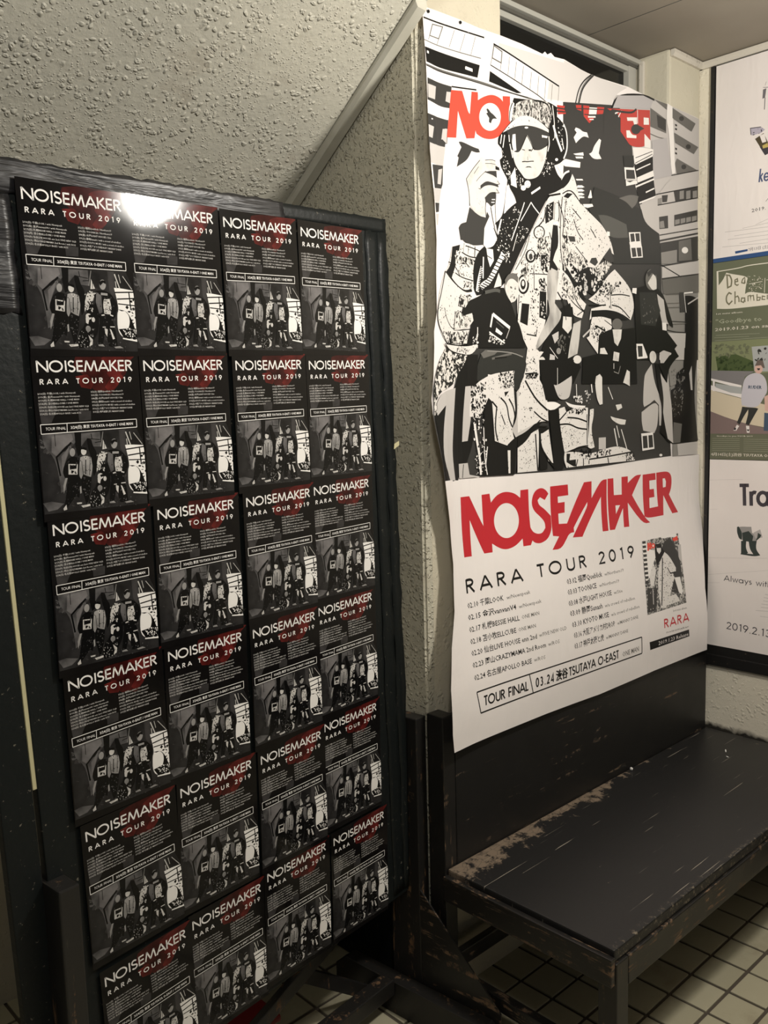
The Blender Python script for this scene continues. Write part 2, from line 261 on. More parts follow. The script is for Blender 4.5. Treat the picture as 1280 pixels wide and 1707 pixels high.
def thick(pts, w):
    """outline quads of a polyline w wide (mitred)"""
    P = [Vector(p) for p in pts]; out = []; n = len(P); L, R = [], []
    closed = (P[0]-P[-1]).length < 1e-6
    for i in range(n):
        a = P[i-1] if i else (P[-2] if closed else None); b = P[i+1] if i < n-1 else (P[1] if closed else None)
        d1 = (P[i]-a).normalized() if a is not None and (P[i]-a).length > 1e-9 else None; d2 = (b-P[i]).normalized() if b is not None and (b-P[i]).length > 1e-9 else None
        d = (d1 or d2)+(d2 or d1); d = d.normalized() if d.length > 1e-6 else (d1 or d2)
        k = 1/max(0.5, d.dot(d1 or d2)); nn = Vector((-d.y, d.x))*w/2*k; L.append(P[i]+nn); R.append(P[i]-nn)
    for i in range(n-1): out.append([tuple(R[i]), tuple(R[i+1]), tuple(L[i+1]), tuple(L[i])])
    return out
_font = {}
def font_tris(s):
    if s not in _font:
        cu = bpy.data.curves.new('t', 'FONT'); cu.body = s; cu.resolution_u = 1; cu.size = 1; cu.offset = 0.014 if s[:1] in '0渋' or s[:4] == '3/24' else 0.006
        o = bpy.data.objects.new('t', cu); link(o); dg = bpy.context.evaluated_depsgraph_get(); e = o.evaluated_get(dg); me = e.to_mesh(); me.calc_loop_triangles()
        vs = [(v.co.x, v.co.y) for v in me.vertices]; T = [tuple(vs[i] for i in t.vertices) for t in me.loop_triangles]
        e.to_mesh_clear(); bpy.data.objects.remove(o); bpy.data.curves.remove(cu)
        xs = [p[0] for t in T for p in t] or [0, 1]; _font[s] = (T, min(xs), max(xs))
    return _font[s]
def text_polys(s, x0, y0, x1, y1, cap, style, skew=0.0):
    """polygons of a line of writing from (x0,y0) to (x1,y1) on the sheet"""
    ax = Vector((x1-x0, y1-y0)); L = ax.length; ax.normalize(); ay = Vector((-ax.y, ax.x)); o = Vector((x0, y0)); out = []
    if style in (0, 5):
        T, a, b = font_tris(s); k = L/(b-a); c = cap/0.70
        for t in T: out.append([tuple(o+ax*((p[0]-a)*k)+ay*(p[1]*c)) for p in t])
        if style == 5: out += [[(p[0]+cap*0.09, p[1]) for p in t] for t in list(out)]
        return out
    track = {1: 0.30, 2: 0.02, 3: 0.42, 4: 0.05, 6: 0.0}[style]; sw = {1: 0.185, 2: 0.158, 3: 0.195, 4: 0.125, 6: 0.165}[style]
    if s == 'TOUR FINAL' or 'EAST' in s: track = 0.03
    if s in ('RARA',): track = 0.12
    tot = sum(GLY[c][0]+track for c in s)-track; kx = L/tot; x = 0
    for c in s:
        adv, st = GLY[c]
        for pl in st:
            for q in thick([(x*kx+p[0]*kx, p[1]*cap) for p in pl], cap*sw): out.append([tuple(o+ax*p[0]+ay*p[1]) for p in q])
        x += adv+track
    return out
def inside(p, poly):
    c = False; j = len(poly)-1
    for i in range(len(poly)):
        if (poly[i][1] > p[1]) != (poly[j][1] > p[1]) and p[0] < (poly[j][0]-poly[i][0])*(p[1]-poly[i][1])/(poly[j][1]-poly[i][1]+1e-12)+poly[i][0]: c = not c
        j = i
    return c
def soften(pts, closed, lim=48):
    """round the shallow corners of a traced outline, keep the sharp ones"""
    for _ in range(2):
        n = len(pts); out = []
        for i in range(n):
            if not closed and i in (0, n-1): out.append(pts[i]); continue
            a, b, c = Vector(pts[i-1]), Vector(pts[i]), Vector(pts[(i+1) % n])
            if (b-a).length < 1e-6 or (c-b).length < 1e-6: continue
            if math.degrees((b-a).angle(c-b)) > lim: out.append(pts[i])
            else: out += [tuple(b+(a-b)*0.25), tuple(b+(c-b)*0.25)]
        pts = out
    return pts
def parse(data):
    out = []
    for ln in data.strip().split('\n'):
        t = ln.split(); k, ik = t[0], t[1]; ex = t[2]; v = [int(a)/10000 for a in t[3:]]; pts = list(zip(v[::2], v[1::2]))
        if k == 'P': out.append((ik, [soften(pts, True) if len(pts) >= 6 else pts]))
        elif k == 'S': out.append((ik, thick(soften(pts, False) if len(pts) > 2 and pts[0] != pts[-1] else pts, int(ex)/10000)))
        else:
            n, sz = ex.split(','); n = int(n); sz = int(sz)/10000; xs = [p[0] for p in pts]; ys = [p[1] for p in pts]; ps = []; tr = 0
            rnd = random.Random(len(out)*31+n)
            while len(ps) < n and tr < n*12:
                tr += 1; c = (rnd.uniform(min(xs), max(xs)), rnd.uniform(min(ys), max(ys)))
                if not inside(c, pts): continue
                r = sz*rnd.uniform(0.25, 0.75); a0 = rnd.uniform(0, 6.28); el = rnd.uniform(0.22, 0.95); m = rnd.choice((4, 5, 6)); th = rnd.uniform(0, 3.14)
                pp = []
                for i in range(m):
                    a = a0+6.283*i/m; q = r*rnd.uniform(0.7, 1.1); X, Y = q*math.cos(a), q*el*math.sin(a); pp.append((c[0]+X*math.cos(th)-Y*math.sin(th), c[1]+X*math.sin(th)+Y*math.cos(th)))
                ps.append(pp)
            out.append((ik, ps))
    return out
def print_mesh(bm, groups, keys, lift=0.0004, step=0.00005, cell=0.006, grid=None, clip=None):
    """lay groups of polygons (u,v) on each other as very thin ink films; vertex co = (u, v, height)"""
    lay = {}
    for ik, polys in groups:
        idx = keys.setdefault(ik, len(keys)); cells = set()
        for p in polys:
            xs = [q[0] for q in p]; ys = [q[1] for q in p]
            for i in range(int(min(xs)//cell), int(max(xs)//cell)+1):
                for j in range(int(min(ys)//cell), int(max(ys)//cell)+1): cells.add((i, j))
        l = 1+max([lay.get(c, 0) for c in cells] or [0])
        for c in cells: lay[c] = l
        h = lift+l*step
        for p in polys:
            if len(p) == 3: tris = [(0, 1, 2)]
            else: tris = tessellate_polygon([[Vector((a, b, 0)) for a, b in p]])
            vs = [bm.verts.new((a, b, h)) for a, b in p]
            for t in tris:
                a, b, c = (vs[i] for i in t)
                if (b.co.x-a.co.x)*(c.co.y-a.co.y)-(b.co.y-a.co.y)*(c.co.x-a.co.x) < 0: b, c = c, b
                try: f = bm.faces.new((a, b, c)); f.material_index = idx
                except ValueError: pass
    for ax, vals in (grid or {}).items():
        for v in vals:
            co = (v, 0, 0) if ax == 'u' else (0, v, 0); no = (1, 0, 0) if ax == 'u' else (0, 1, 0)
            bmesh.ops.bisect_plane(bm, geom=bm.verts[:]+bm.edges[:]+bm.faces[:], plane_co=co, plane_no=no, dist=1e-7)
    for (co, no) in (clip or []):
        bmesh.ops.bisect_plane(bm, geom=bm.verts[:]+bm.edges[:]+bm.faces[:], plane_co=co, plane_no=no, dist=1e-7, clear_outer=True)
def sheet(bm, outline, grid, idx=0, thickness=0.0):
    vs = [bm.verts.new((a, b, 0)) for a, b in outline]; tris = tessellate_polygon([[Vector((a, b, 0)) for a, b in outline]])
    for t in tris:
        a, b, c = (vs[i] for i in t)
        if (b.co.x-a.co.x)*(c.co.y-a.co.y)-(b.co.y-a.co.y)*(c.co.x-a.co.x) < 0: b, c = c, b
        f = bm.faces.new((a, b, c)); f.material_index = idx

# ------------------------------------------------------------------ printed artwork (sheet coordinates, 0.1 mm)
ART_UP = """
P L 0 22310 23150 23776 23472 25129 23483 27081 23424 27162 21609 23178 21015 22141 22774
P L 0 23103 21887 27026 22843 27135 19022 24427 18785 23667 20257 23063 20905
P M 0 24725 19161 27139 19395 27263 16005 24828 15967
P M 0 24132 16311 27188 16386 27316 13363 25651 13362 25476 14527
P N 0 17316 23292 19941 23442 19948 22506 19226 22413 19317 22920 17315 23191
P N 0 19941 23510 21112 23414 22943 23478 22310 23150 22086 22763 19949 22450
S K 36 14712 23171 15157 23181 16783 23273
S G 24 14999 23101 15340 23134 15178 22838 14868 22825 14999 23101
S G 12 14868 22825 14814 22725
S G 12 15178 22838 15105 22698
S G 12 15740 23173 15529 22749
S G 12 16106 23189 15895 22745
S G 12 16469 23220 16283 22766
S G 20 14668 22683 15102 22673 16646 22779
P K 0 14664 22538 15088 22549 16599 22618 16506 22317 15859 22270 15131 22200 14673 22218
P G 0 14644 22173 15088 22176 15856 22226 16876 22279 17727 22259 18438 22298 18759 22290 18575 22252 18168 22247 17295 22218 16136 22187 15080 22102 14659 22130
S W 17 14669 22190 15110 22192 16059 22273 16960 22310 18258 22345
S K 17 14659 22135 15103 22127 16136 22200 17295 22223 18438 22282
P K 0 16968 22573 18169 22332 17990 22289 16927 22328
S K 40 17116 23218 17567 23162 19726 22823
S G 30 17128 23183 17431 23117 17393 22853 17059 22889 17128 23183
S G 13 17059 22889 16992 22722
S G 13 17393 22853 17356 22679
S G 13 17716 23070 17646 22642
S G 13 17975 23014 17906 22596
S G 13 18252 22974 18179 22539
S G 14 18576 22916 18507 22477
S G 14 18873 22889 18814 22435
S G 14 19167 22855 19108 22389
S G 14 19437 22810 19392 22393
S G 14 19726 22818 19680 22451
S K 22 16992 22715 17862 22587 19084 22384 19369 22224
P D 0 14662 21880 15013 21868 15553 21905 15498 21416 15089 21357 14605 21398
P D 0 14580 21104 14927 21101 15373 21132 15290 20602 14533 20426
P L 0 14664 21749 14957 21757 14887 21463 14640 21455
P L 0 15357 21749 15524 21776 15485 21523 15298 21528
P L 0 14599 20907 14783 20908 14714 20602 14558 20620
P L 0 15134 20884 15316 20949 15267 20597 15070 20675
S K 33 15553 21905 16454 22035
P D 0 14593 20949 15373 21140 15322 20936 15136 20905 15054 20634 15224 20620 15197 20513 14857 20478 14540 20507
P L 0 14578 20865 14777 20858 14695 20597 14562 20602
P L 0 15135 20894 15321 20926 15269 20711 15055 20644
P D 0 14672 20040 15110 20093 15080 19684 15019 19581 14748 19550
P L 0 14909 19972 15070 20024 15001 19669 14859 19662
P D 0 14758 19242 14928 19262 14900 19065 14779 19034
P L 0 14583 20488 14857 20478 15208 20511 15110 20093 14848 20063 14625 20068 14571 20349
P L 0 14702 19541 15018 19571 14929 19272 14758 19252
P L 0 14778 19004 14899 19024 14845 18772 14792 18764
P R 0 15527 21825 15926 21897 16148 21445 16254 21953 16502 21995 16508 21846 16371 21063 16332 20930 16029 20867 15747 21422 15649 20810 15292 20744
P W 0 15937 21883 16266 21956 16181 21439 16121 21489
P R 0 16443 21782 16698 21937 17037 22065 17333 22046 17439 21978 17433 22106 17716 22158 17712 21526 17354 21223 17265 21142 17003 21029 16662 20986 16412 21046 16336 21207
P W 0 17352 21612 17324 21495 17248 21383 17134 21290 16996 21225 16852 21198 16719 21210 16612 21261 16545 21343 16525 21446 16554 21560 16628 21670 16739 21764 16874 21830 17017 21860 17151 21850 17260 21800 17330 21718
P D 0 16836 21707 16906 21681 16960 21636 17073 21608 17204 21536 17083 21520 17019 21494 16964 21386 16888 21404 16900 21496 16789 21581 16853 21609 16805 21668
P D 0 19896 22477 21593 22759 22479 22905 23094 22640 23156 22129 23286 21196 23419 20717 23910 20277 24697 19647 24813 19170 24897 17763 25246 15974 25597 12993 23512 12971 20468 12878 14867 13101 14770 14584 15446 15264 16456 16406 18884 18605 19955 19632
P Q 0 19633 22348 19978 22394 20021 22205 19675 22126
S D 32 19633 22279 19999 22317
S D 32 19634 22199 20000 22247
P D 0 20205 22381 20198 22340 20177 22300 20144 22268 20104 22246 20061 22238 20021 22244 19988 22263 19966 22294 19958 22332 19965 22373 19986 22412 20019 22444 20059 22466 20102 22475 20142 22469 20176 22450 20198 22419
P Q 0 20455 22512 20709 22563 20711 22410 20498 22415
P Q 0 20795 22573 21076 22613 21056 22334 21363 22405 21080 22170 20819 22300
P W 0 21076 22577 21442 22638 21407 22462 21056 22394
P Q 0 21441 22662 21788 22719 21720 22534 21429 22466
S D 25 20456 22426 22039 22700
S D 25 20840 22352 21452 22434
S W 42 21013 22321 21363 22388
S W 25 21079 22266 21276 22304
P Q 0 21920 22716 24145 23112 24176 22270 23846 22024 23113 21914 22851 22082 22592 22233 22592 22594
P D 0 21756 22551 22197 22756 22422 22711 22592 22504 22592 22202 21760 22052
S W 38 22309 22659 22621 22786 22478 22602
S D 55 22141 22715 23174 22828 23412 22997
P W 0 22909 22670 23441 22773 23440 22588 23291 22544 23232 22640 22938 22584
P W 0 23805 22843 24083 22881 24095 22695 23805 22641
P W 0 22879 22315 23054 22347 23172 22246 23410 22274 23409 22196 22908 22123
P D 0 23633 22485 23618 22434 23573 22384 23506 22341 23423 22309 23336 22293 23255 22295 23189 22314 23146 22348 23131 22392 23146 22442 23189 22491 23255 22534 23337 22566 23424 22583 23507 22582 23574 22563 23618 22529
P D 0 23591 22570 23835 22537 23591 22430
S W 28 23472 22979 23483 22611
P W 0 23847 22399 24176 22270 24176 22049 23846 22024
S G 24 24176 22459 24653 22434 25109 22484
S K 55 22141 22774 22424 23173 23776 23472 24394 23444
P Lb 0 22197 22785 22452 23164 23776 23441 24332 23416 24145 23143
P G 0 24394 23460 25129 23473 25132 23308
P G 0 24176 23181 25071 23024 25075 22639 24176 22664
P D 0 24522 23061 25038 23017 25042 22681 24588 22725
P W 0 25128 23499 25424 23462 25624 21576 25385 21506 25240 22685 25070 23039
P G 0 25425 23430 26839 23244 26603 22967 25431 23141
P G 0 25540 22740 27050 22577 26771 22327 25612 22460
P G 0 25721 22019 27005 21875 25727 21559 25620 21871
P D 0 26118 23256 26109 23230 26084 23204 26045 23180 25996 23162 25944 23152 25895 23152 25855 23160 25829 23177 25819 23199 25828 23225 25853 23252 25892 23275 25940 23293 25992 23303 26041 23304 26081 23296 26108 23279
P D 0 26564 22510 26555 22483 26529 22457 26488 22433 26438 22416 26384 22407 26333 22407 26292 22416 26264 22433 26254 22457 26263 22483 26289 22510 26329 22533 26379 22550 26433 22560 26484 22560 26526 22551 26553 22533
P D 0 26298 21864 26289 21838 26262 21812 26221 21789 26171 21772 26117 21763 26066 21764 26025 21774 25998 21792 25988 21815 25997 21841 26023 21868 26064 21890 26114 21907 26168 21916 26219 21915 26260 21906 26288 21888
S K 49 25602 22979 25703 22972
S K 49 25605 22866 25706 22859
S K 49 25615 22297 25717 22288
S K 49 25617 22166 25719 22157
P Lb 0 24239 22281 25109 22516 25453 21484 24336 21185
S K 35 20446 22551 20570 22914 20799 23189 21165 23426
S D 50 20598 22581 20723 22946 20955 23195 21271 23436
S G 15 20548 22571 20672 22936 20903 23212 21218 23432
S K 25 25385 21473 27078 21886
P K 0 23302 21483 24296 21880 24325 21221 24488 20737 23864 20547 23564 20402 23356 20999
S W 43 23351 21478 24296 21866
S W 33 23402 21317 24166 21615
S W 57 23454 21092 24324 21420
S W 105 23455 21027 24351 21345
S W 48 23358 20844 24378 21216
S W 39 23913 20769 24380 20949
S W 43 23563 20428 24488 20737
P W 0 23201 21903 23854 22015 24323 22043 24323 21897 23855 21728 23302 21470 23251 21681
S K 19 23351 21645 24270 21981
S K 19 23351 21503 24270 21902
P L 0 23589 20379 24489 20697 25419 21468 27036 21857 27087 19830 24728 19427 24668 19679 23877 19886
P D 0 25508 21042 27051 21391 27061 21049 25626 20727
P M 0 25884 21082 26148 21142 26152 20896 25887 20840
P M 0 26297 21141 26567 21202 26572 20954 26301 20897
P M 0 26719 21201 26993 21263 27000 21012 26724 20955
P D 0 24812 20808 25170 20871 25117 20659 24841 20609
S K 31 24572 20493 27061 21049
S K 31 24488 20790 27051 21391
P M 0 24569 20681 24812 20741 24814 20565 24572 20506
P D 0 25557 20331 27039 20674 27046 20316 25562 19999
P M 0 25605 20193 25894 20256 25896 20122 25607 20046
P M 0 25953 20268 26249 20333 26251 20198 25955 20120
P M 0 26309 20346 26611 20412 26614 20275 26311 20196
P M 0 26673 20425 26980 20492 26983 20354 26675 20274
P D 0 24658 20166 25178 20270 25201 19902 24692 19817
P M 0 24703 20036 24931 20090 24990 19892 24718 19847
S D 32 24696 19641 27082 20104
S D 53 24700 19478 27084 19960
P D 0 24728 19413 27086 19874 27101 19107 25748 18956 25738 19320 24790 19146
P G 0 25848 19584 26623 19751 26698 19099 25863 18994
P W 0 26441 19375 26430 19341 26395 19308 26341 19282 26275 19264 26204 19257 26138 19262 26084 19278 26048 19304 26035 19335 26047 19369 26081 19402 26134 19428 26200 19447 26270 19454 26337 19449 26392 19433 26428 19407
P M 0 24790 19146 25738 19320 25749 18900 24827 18820
S D 29 24859 18766 27144 19160
P L 0 24860 18729 27145 19121 27155 18715 24873 18382
S K 33 24810 18787 26038 18522
P G 0 24873 18358 27155 18688 27171 18136 24963 17940
S D 33 24872 18387 27155 18709
P D 0 25924 18053 26241 18074 26319 17482 26002 17453
S G 19 25112 17937 25926 18002
S G 14 25172 17676 25938 17733
S G 19 25227 17553 25995 17608
P K 0 26298 17974 26758 18004 27122 17921 27207 16004 26308 15990 26348 16858
S W 44 26215 18046 26782 18110
S L 45 26469 17725 27148 17976
S W 29 26215 18046 26373 17459
S D 19 25193 17146 26386 17173
S D 24 25152 16891 25665 16838 26402 16847
S G 14 25298 17049 26389 17121
P L 0 24806 16777 26376 16819 26335 15991 24828 15967
P K 0 26317 16364 27188 16386 26977 15038 27186 13946 27315 13390 25651 13362 25518 15049 25781 15126 25872 15571 26291 15758
P M 0 25345 15697 25814 15728 25831 15231 25463 15154
P L 0 26803 15817 26894 15039 26783 15040 26651 15575
X G 60,97 25553 15699 26347 15706 26282 14511 25642 14129 25465 15102
X M 22,75 25762 15701 26295 15679 26289 14244 25693 14260
P G 0 25697 14048 26240 13977 26140 13391 25678 13387
P L 0 25950 13347 27316 13368 27411 12948 26009 12982
P M 0 25651 13362 25950 13347 25992 12983 25656 12990
P D2 0 21315 20557 22545 20475 23121 20319 23667 20257 23877 19886 24668 19679 24827 18820 22245 18599 21503 19490 21057 19933
P G 0 22499 20418 23068 20597 23510 20604 23415 20383 23172 20222 22879 20366
P D3 0 21501 19839 21953 19894 22891 19748 22995 19395 22098 19277 21729 19566
P W 0 23016 19541 23620 19614 23663 19332 23080 19260
P D 0 23085 19506 23292 19542 23344 19326 23138 19287
P D 0 23346 19547 23571 19577 23602 19358 23408 19327
P W 0 23083 19156 23716 19218 23775 18911 23163 18841
P D 0 23152 19121 23373 19147 23441 18908 23221 18867
P D 0 23427 19153 23666 19181 23713 18938 23505 18908
P W 0 23046 19270 23663 19332 23701 19208 23098 19144
P W 0 22769 21297 23303 21367 23430 21049 22821 20973
P D 0 22856 21246 23279 21298 23345 21063 22878 21002
P W 0 22845 20964 23430 21036 23456 20949 22872 20801
P D 0 22870 20942 23257 21006 23063 20926
P D2 0 22719 21606 23251 21693 23278 21401 22769 21322
P W 0 20351 21267 20808 21379 20831 21298 20469 21251
P W 0 20448 21212 20788 21267 20810 21223 20491 21171
P W 0 19741 20932 20009 21081 20683 21106 20663 20959 20010 20893
P W 0 20474 20645 20773 20689 20816 20657 20516 20613
P W 0 20524 20465 20815 20506 20818 20468 20517 20425
P W 0 20550 20372 20836 20412 20819 20371 20518 20329
P W 0 20576 20279 20858 20318 20819 20274 20518 20233
P W 0 20596 20210 20874 20247 20820 20201 20518 20160
P W 0 21123 20457 21191 20245 21015 20222
P W 0 20777 20035 21214 20096 21259 20035 20995 19965 20820 19967
P W 0 20538 20491 20753 20522 20883 20492 20581 20449
P W 0 20539 20395 20753 20425 20883 20394 20582 20353
P W 0 20539 20298 20754 20328 20884 20297 20582 20256
P W 0 20539 20214 20754 20243 20885 20212 20582 20171
P W 0 21145 20450 21199 20261 21002 20235
P W 0 20461 21949 20631 21949 20781 21900 20974 21916 21054 21793 20825 21801 20634 21683 20474 21556 20372 21685 20505 21827 20412 21881
P W 0 21546 21855 21636 21834 21528 21473 21664 21348 21288 21275 21076 21387 21220 21447 21305 21631
P K 0 17370 21252 17221 21116 17216 20964 17359 20881 17390 20690 17278 20606 17310 20459 17453 20307 17561 20214 17631 20026 17851 19835 17922 19666 19100 19824 19347 20090 19760 20266 20094 20432 20262 20647 20219 20807 20010 20775 19803 20555 19638 20647 19516 20838 19762 20924 19968 21074 20132 21337 20087 21751 19921 21954 19635 22061 19633 22290 19392 22334 19195 22339 17864 22153 17807 22033 17676 21875 17743 21584
P W 0 17658 21893 17771 22069 17880 22026 17803 21814 17762 21609 17651 21566
P kn 0 17898 22008 18122 22141 18575 22268 19116 22345 19313 22318 19434 22068 19276 21695 18960 21818 18496 21841 18118 21778 17762 21599 17784 21810
S K 29 17669 21570 17693 21835 17807 22033
S K 39 18651 22261 19116 22311 19314 22227 19435 21908
P V 0 17406 21259 17668 21504 17968 21715 18231 21822 18573 21856 18960 21795 19276 21673 19276 21604 18960 21637 18610 21639 18228 21589 17814 21466 17554 21330
P D 0 17554 21330 17814 21462 18228 21585 18648 21642 18999 21633 19276 21593 19308 21518 19196 21269 18996 21143 18760 21091 18604 21121 18377 21383 18104 20989 17989 20903 17802 20937 17696 21138
P W 0 18425 21566 18420 21558 18407 21548 18387 21540 18362 21532 18335 21527 18310 21525 18290 21527 18277 21531 18273 21538 18277 21546 18291 21555 18311 21564 18336 21571 18362 21576 18387 21578 18407 21577 18421 21573
P W 0 17792 21287 17904 21319 17917 21067 17933 20937 17820 20896 17750 21060
P W 0 18979 21493 19236 21505 19196 21452 19057 21446 18998 21428
P F 0 17746 20927 17876 20883 18065 20916 18221 21143 18377 21383 18529 21243 18643 21071 18917 21107 19216 21273 19154 20941 18951 20564 18711 20390 18281 20302 18130 20413 17905 20556 17816 20718
S K 23 18104 20989 18241 21191 18358 21369 18490 21258 18612 21100 18526 21017
P K 0 18430 21046 18546 21066 18506 21018 18429 21012
S K 19 18161 20999 18275 21001
S K 23 18155 20704 18270 20732 18386 20742 18502 20774 18639 20797
S K 12 18388 20870 18398 20771
P K 0 18267 20581 18364 20630 18481 20649 18566 20629 18422 20617
S W 33 17368 21208 17307 20980
S W 33 17478 21218 17404 20911
S W 33 17643 21248 17658 21087
S W 34 17675 21046 17779 20734
S W 35 19276 21512 19308 21335 19235 21138
X W 34,46 17358 20859 17716 20481 17705 20037 17382 20427
X W 50,46 19115 21118 19517 20884 19271 20498 18870 20483
S W 80 19475 21824 19597 21570 19843 21241
S W 49 19921 21931 20067 21748 20091 21330 19927 21068
S W 36 19842 21567 19926 21302
X W 26,55 19635 22015 19920 22000 19843 21288 19436 21449
S W 32 19433 22296 19515 21923 19537 21513
P W 0 19684 21009 19680 20996 19669 20983 19651 20972 19630 20964 19607 20960 19586 20961 19569 20967 19557 20976 19553 20988 19557 21001 19569 21014 19586 21026 19607 21033 19630 21037 19651 21036 19669 21031 19680 21021
P W 0 18508 20223 18499 20190 18475 20160 18440 20134 18396 20117 18350 20110 18308 20115 18273 20130 18251 20154 18243 20183 18252 20216 18275 20246 18311 20272 18354 20289 18400 20296 18443 20292 18478 20277 18500 20253
P W 0 18307 20103 18300 20080 18281 20058 18252 20040 18216 20027 18179 20022 18144 20024 18116 20034 18097 20050 18091 20071 18098 20094 18118 20115 18146 20134 18182 20146 18219 20152 18254 20150 18283 20140 18301 20123
X K 12,24 18261 20265 18494 20300 18491 20141 18257 20107
S W 49 19639 20857 19844 20702 19844 20561 19969 20721 20177 20800
X W 24,44 17904 20511 18203 20290 18083 20025 17861 20282
P W 0 17674 20276 17867 20528 17931 20048 17707 20081
S W 55 18527 19998 18906 20201
P V 0 19266 20079 19843 20277 20178 20515 20304 20748 20431 20624 20560 20330 20647 20149 20518 20011 19100 19824 19428 20031
P F 0 15991 19982 16243 20233 16531 20514 16604 20558 16708 20512 17103 20568 17101 20503 17208 20434 17260 20355 17060 20312 17093 20220 17234 20068 17252 20027 17159 19947 17228 19827 16938 19741 16684 19576 16712 19192 16499 19186 16220 19278 16101 19410 16072 19701
S K 14 16512 20468 16243 20233 15991 19961 16090 19703 16100 19368
S K 14 16708 20501 16959 20561 17102 20546
S K 11 16706 20426 16956 20468 17100 20464
S K 11 16455 20310 16275 20122
S K 11 16737 20260 16520 20108 16359 19966
P K 0 17099 20438 17244 20418 17260 20355 17097 20351
P D 0 16665 20227 16880 20283 17132 20324 17146 20163 16985 20203
P D 0 16515 19895 16731 20034 16945 20035 17179 20016 17213 19955 16943 19970 16692 19921 16513 19809
S K 15 17163 20100 17252 20038 17142 20010
P D 0 16668 19639 16867 19796 17084 19828 17118 19767 17077 19543 16931 19458 16790 19548 16719 19538
S W 22 16935 19633 17061 19650
S W 22 16916 19565 17042 19582
P W 0 16895 19454 17041 19538 17068 19105 16995 19052
S K 18 16895 19454 16995 19074 17170 18721
S K 15 17059 19541 17086 19085
S K 18 16719 19560 16681 19403 16712 19192
S K 14 16443 19820 16513 19809
X K 16,19 16368 19617 16650 19636 16606 19243 16501 19251
S K 15 17121 19898 17228 19827 16975 19790
P D 0 16099 19346 16255 19261 16499 19186 16711 19181 16750 19326 16837 19229 16672 18992 16599 18854 16704 18779 16667 18666 15748 18564 15683 18829 15756 18932 15969 18991
P D 0 15736 20735 15843 20766 16259 20719 16469 20715 16519 20649 16395 20617 16203 20625 16037 20386 15644 20172 15720 20391 15668 20412 15836 20640
P D 0 15683 18824 16636 18940 16705 18818 16594 18546 16205 18483 15854 18529 15716 18703
S K 37 17607 20278 17482 19708 17362 19273 17067 19083
P K 0 17096 19086 17394 19365 17924 19724 18545 19923 19265 20046 18772 19448 18448 19041 18053 18542 17668 17986 17406 17717 17076 17470 16938 18124 17164 18808
S W 31 18230 19743 18069 19429 17678 18753
S W 27 18503 19780 18382 19628 18066 19270
S W 35 18503 19780 18618 19681 18834 19548
S W 19 17927 18960 17731 18511
X W 70,43 17169 19073 17922 19657 18071 19519 17639 18636 17447 18169 17163 18764
X W 30,41 17988 19170 18450 19133 18173 18874 17864 18659
P W 0 17164 18830 17317 19223 17262 19216 17129 18892
P W 0 17394 19365 17520 20045 17632 20061 17468 19397
P V 0 19265 20046 19759 20209 20178 20315 20432 20183 20777 19986 21305 19756 21756 19559 22127 19193 22271 18848 22037 18929 21669 18692 21394 18365 21032 18235 20490 17499 18503 17378 18392 18022 17668 17963 18052 18497 18448 19041 18853 19504 19100 19814
S K 48 19265 20046 19759 20162
S K 29 19842 20173 20094 20303 20347 20291 20690 20023
P K 0 19884 20108 20052 20226 20305 20237 20093 20089
P K 0 19140 19796 19468 19934 19420 19481 19091 19324 19074 19485
X W 26,46 19221 19830 19426 19858 19338 19447 19215 19432
S K 37 19675 19985 19711 19564 19625 19387
S K 33 19842 20102 19753 19569 19721 18850 19818 18378
S K 21 20009 20077 19921 19589 19953 18873 19902 18386
S K 20 19509 19916 19461 19462
S W 57 19418 19363 19626 19423 19658 18843
P K 0 19418 19339 19625 19340 19658 18843 19488 18636 19401 18437 19626 18242 19562 18164 19233 18185 19305 18807
S K 36 19099 19744 19053 19436 18767 19216
P K 0 19062 19106 19046 19045 19001 18988 18934 18942 18852 18913 18766 18903 18686 18915 18621 18946 18580 18993 18566 19050 18582 19110 18626 19166 18692 19212 18773 19242 18859 19252 18940 19241 19006 19210 19048 19163
P V 0 19014 19100 19001 19049 18965 19002 18910 18963 18845 18939 18775 18932 18710 18942 18658 18968 18624 19007 18613 19055 18626 19106 18662 19153 18715 19191 18781 19215 18850 19224 18915 19214 18968 19188 19003 19148
X K 14,37 18686 19137 18967 19169 18964 19006 18683 18975
P K 0 18658 18474 18644 18415 18604 18362 18545 18319 18473 18293 18397 18286 18326 18299 18269 18331 18232 18377 18220 18433 18234 18490 18272 18544 18331 18586 18402 18613 18478 18621 18550 18608 18608 18577 18646 18530
P V 0 18595 18480 18585 18434 18558 18393 18518 18360 18469 18340 18418 18336 18369 18347 18331 18372 18305 18408 18297 18451 18307 18496 18333 18538 18373 18570 18422 18590 18473 18595 18522 18585 18561 18560 18587 18523
P D 0 18524 18450 18518 18422 18504 18397 18483 18378 18457 18366 18430 18364 18405 18371 18384 18386 18371 18409 18367 18435 18372 18462 18386 18487 18407 18507 18433 18518 18460 18521 18485 18514 18506 18499 18519 18476
P K 0 18409 17768 18391 17683 18344 17607 18271 17548 18183 17513 18090 17507 18003 17530 17933 17579 17887 17648 17872 17729 17889 17812 17935 17888 18006 17947 18094 17982 18187 17990 18275 17968 18347 17920 18393 17850
P V 0 18331 17762 18319 17697 18285 17637 18233 17591 18170 17564 18103 17560 18041 17578 17991 17617 17958 17671 17948 17734 17960 17799 17993 17858 18044 17904 18107 17932 18173 17937 18236 17919 18287 17881 18320 17826
P K 0 18269 17758 18261 17710 18237 17666 18202 17633 18160 17614 18114 17611 18072 17624 18038 17652 18016 17692 18008 17739 18017 17786 18039 17830 18074 17863 18117 17883 18162 17886 18205 17873 18239 17845 18262 17805
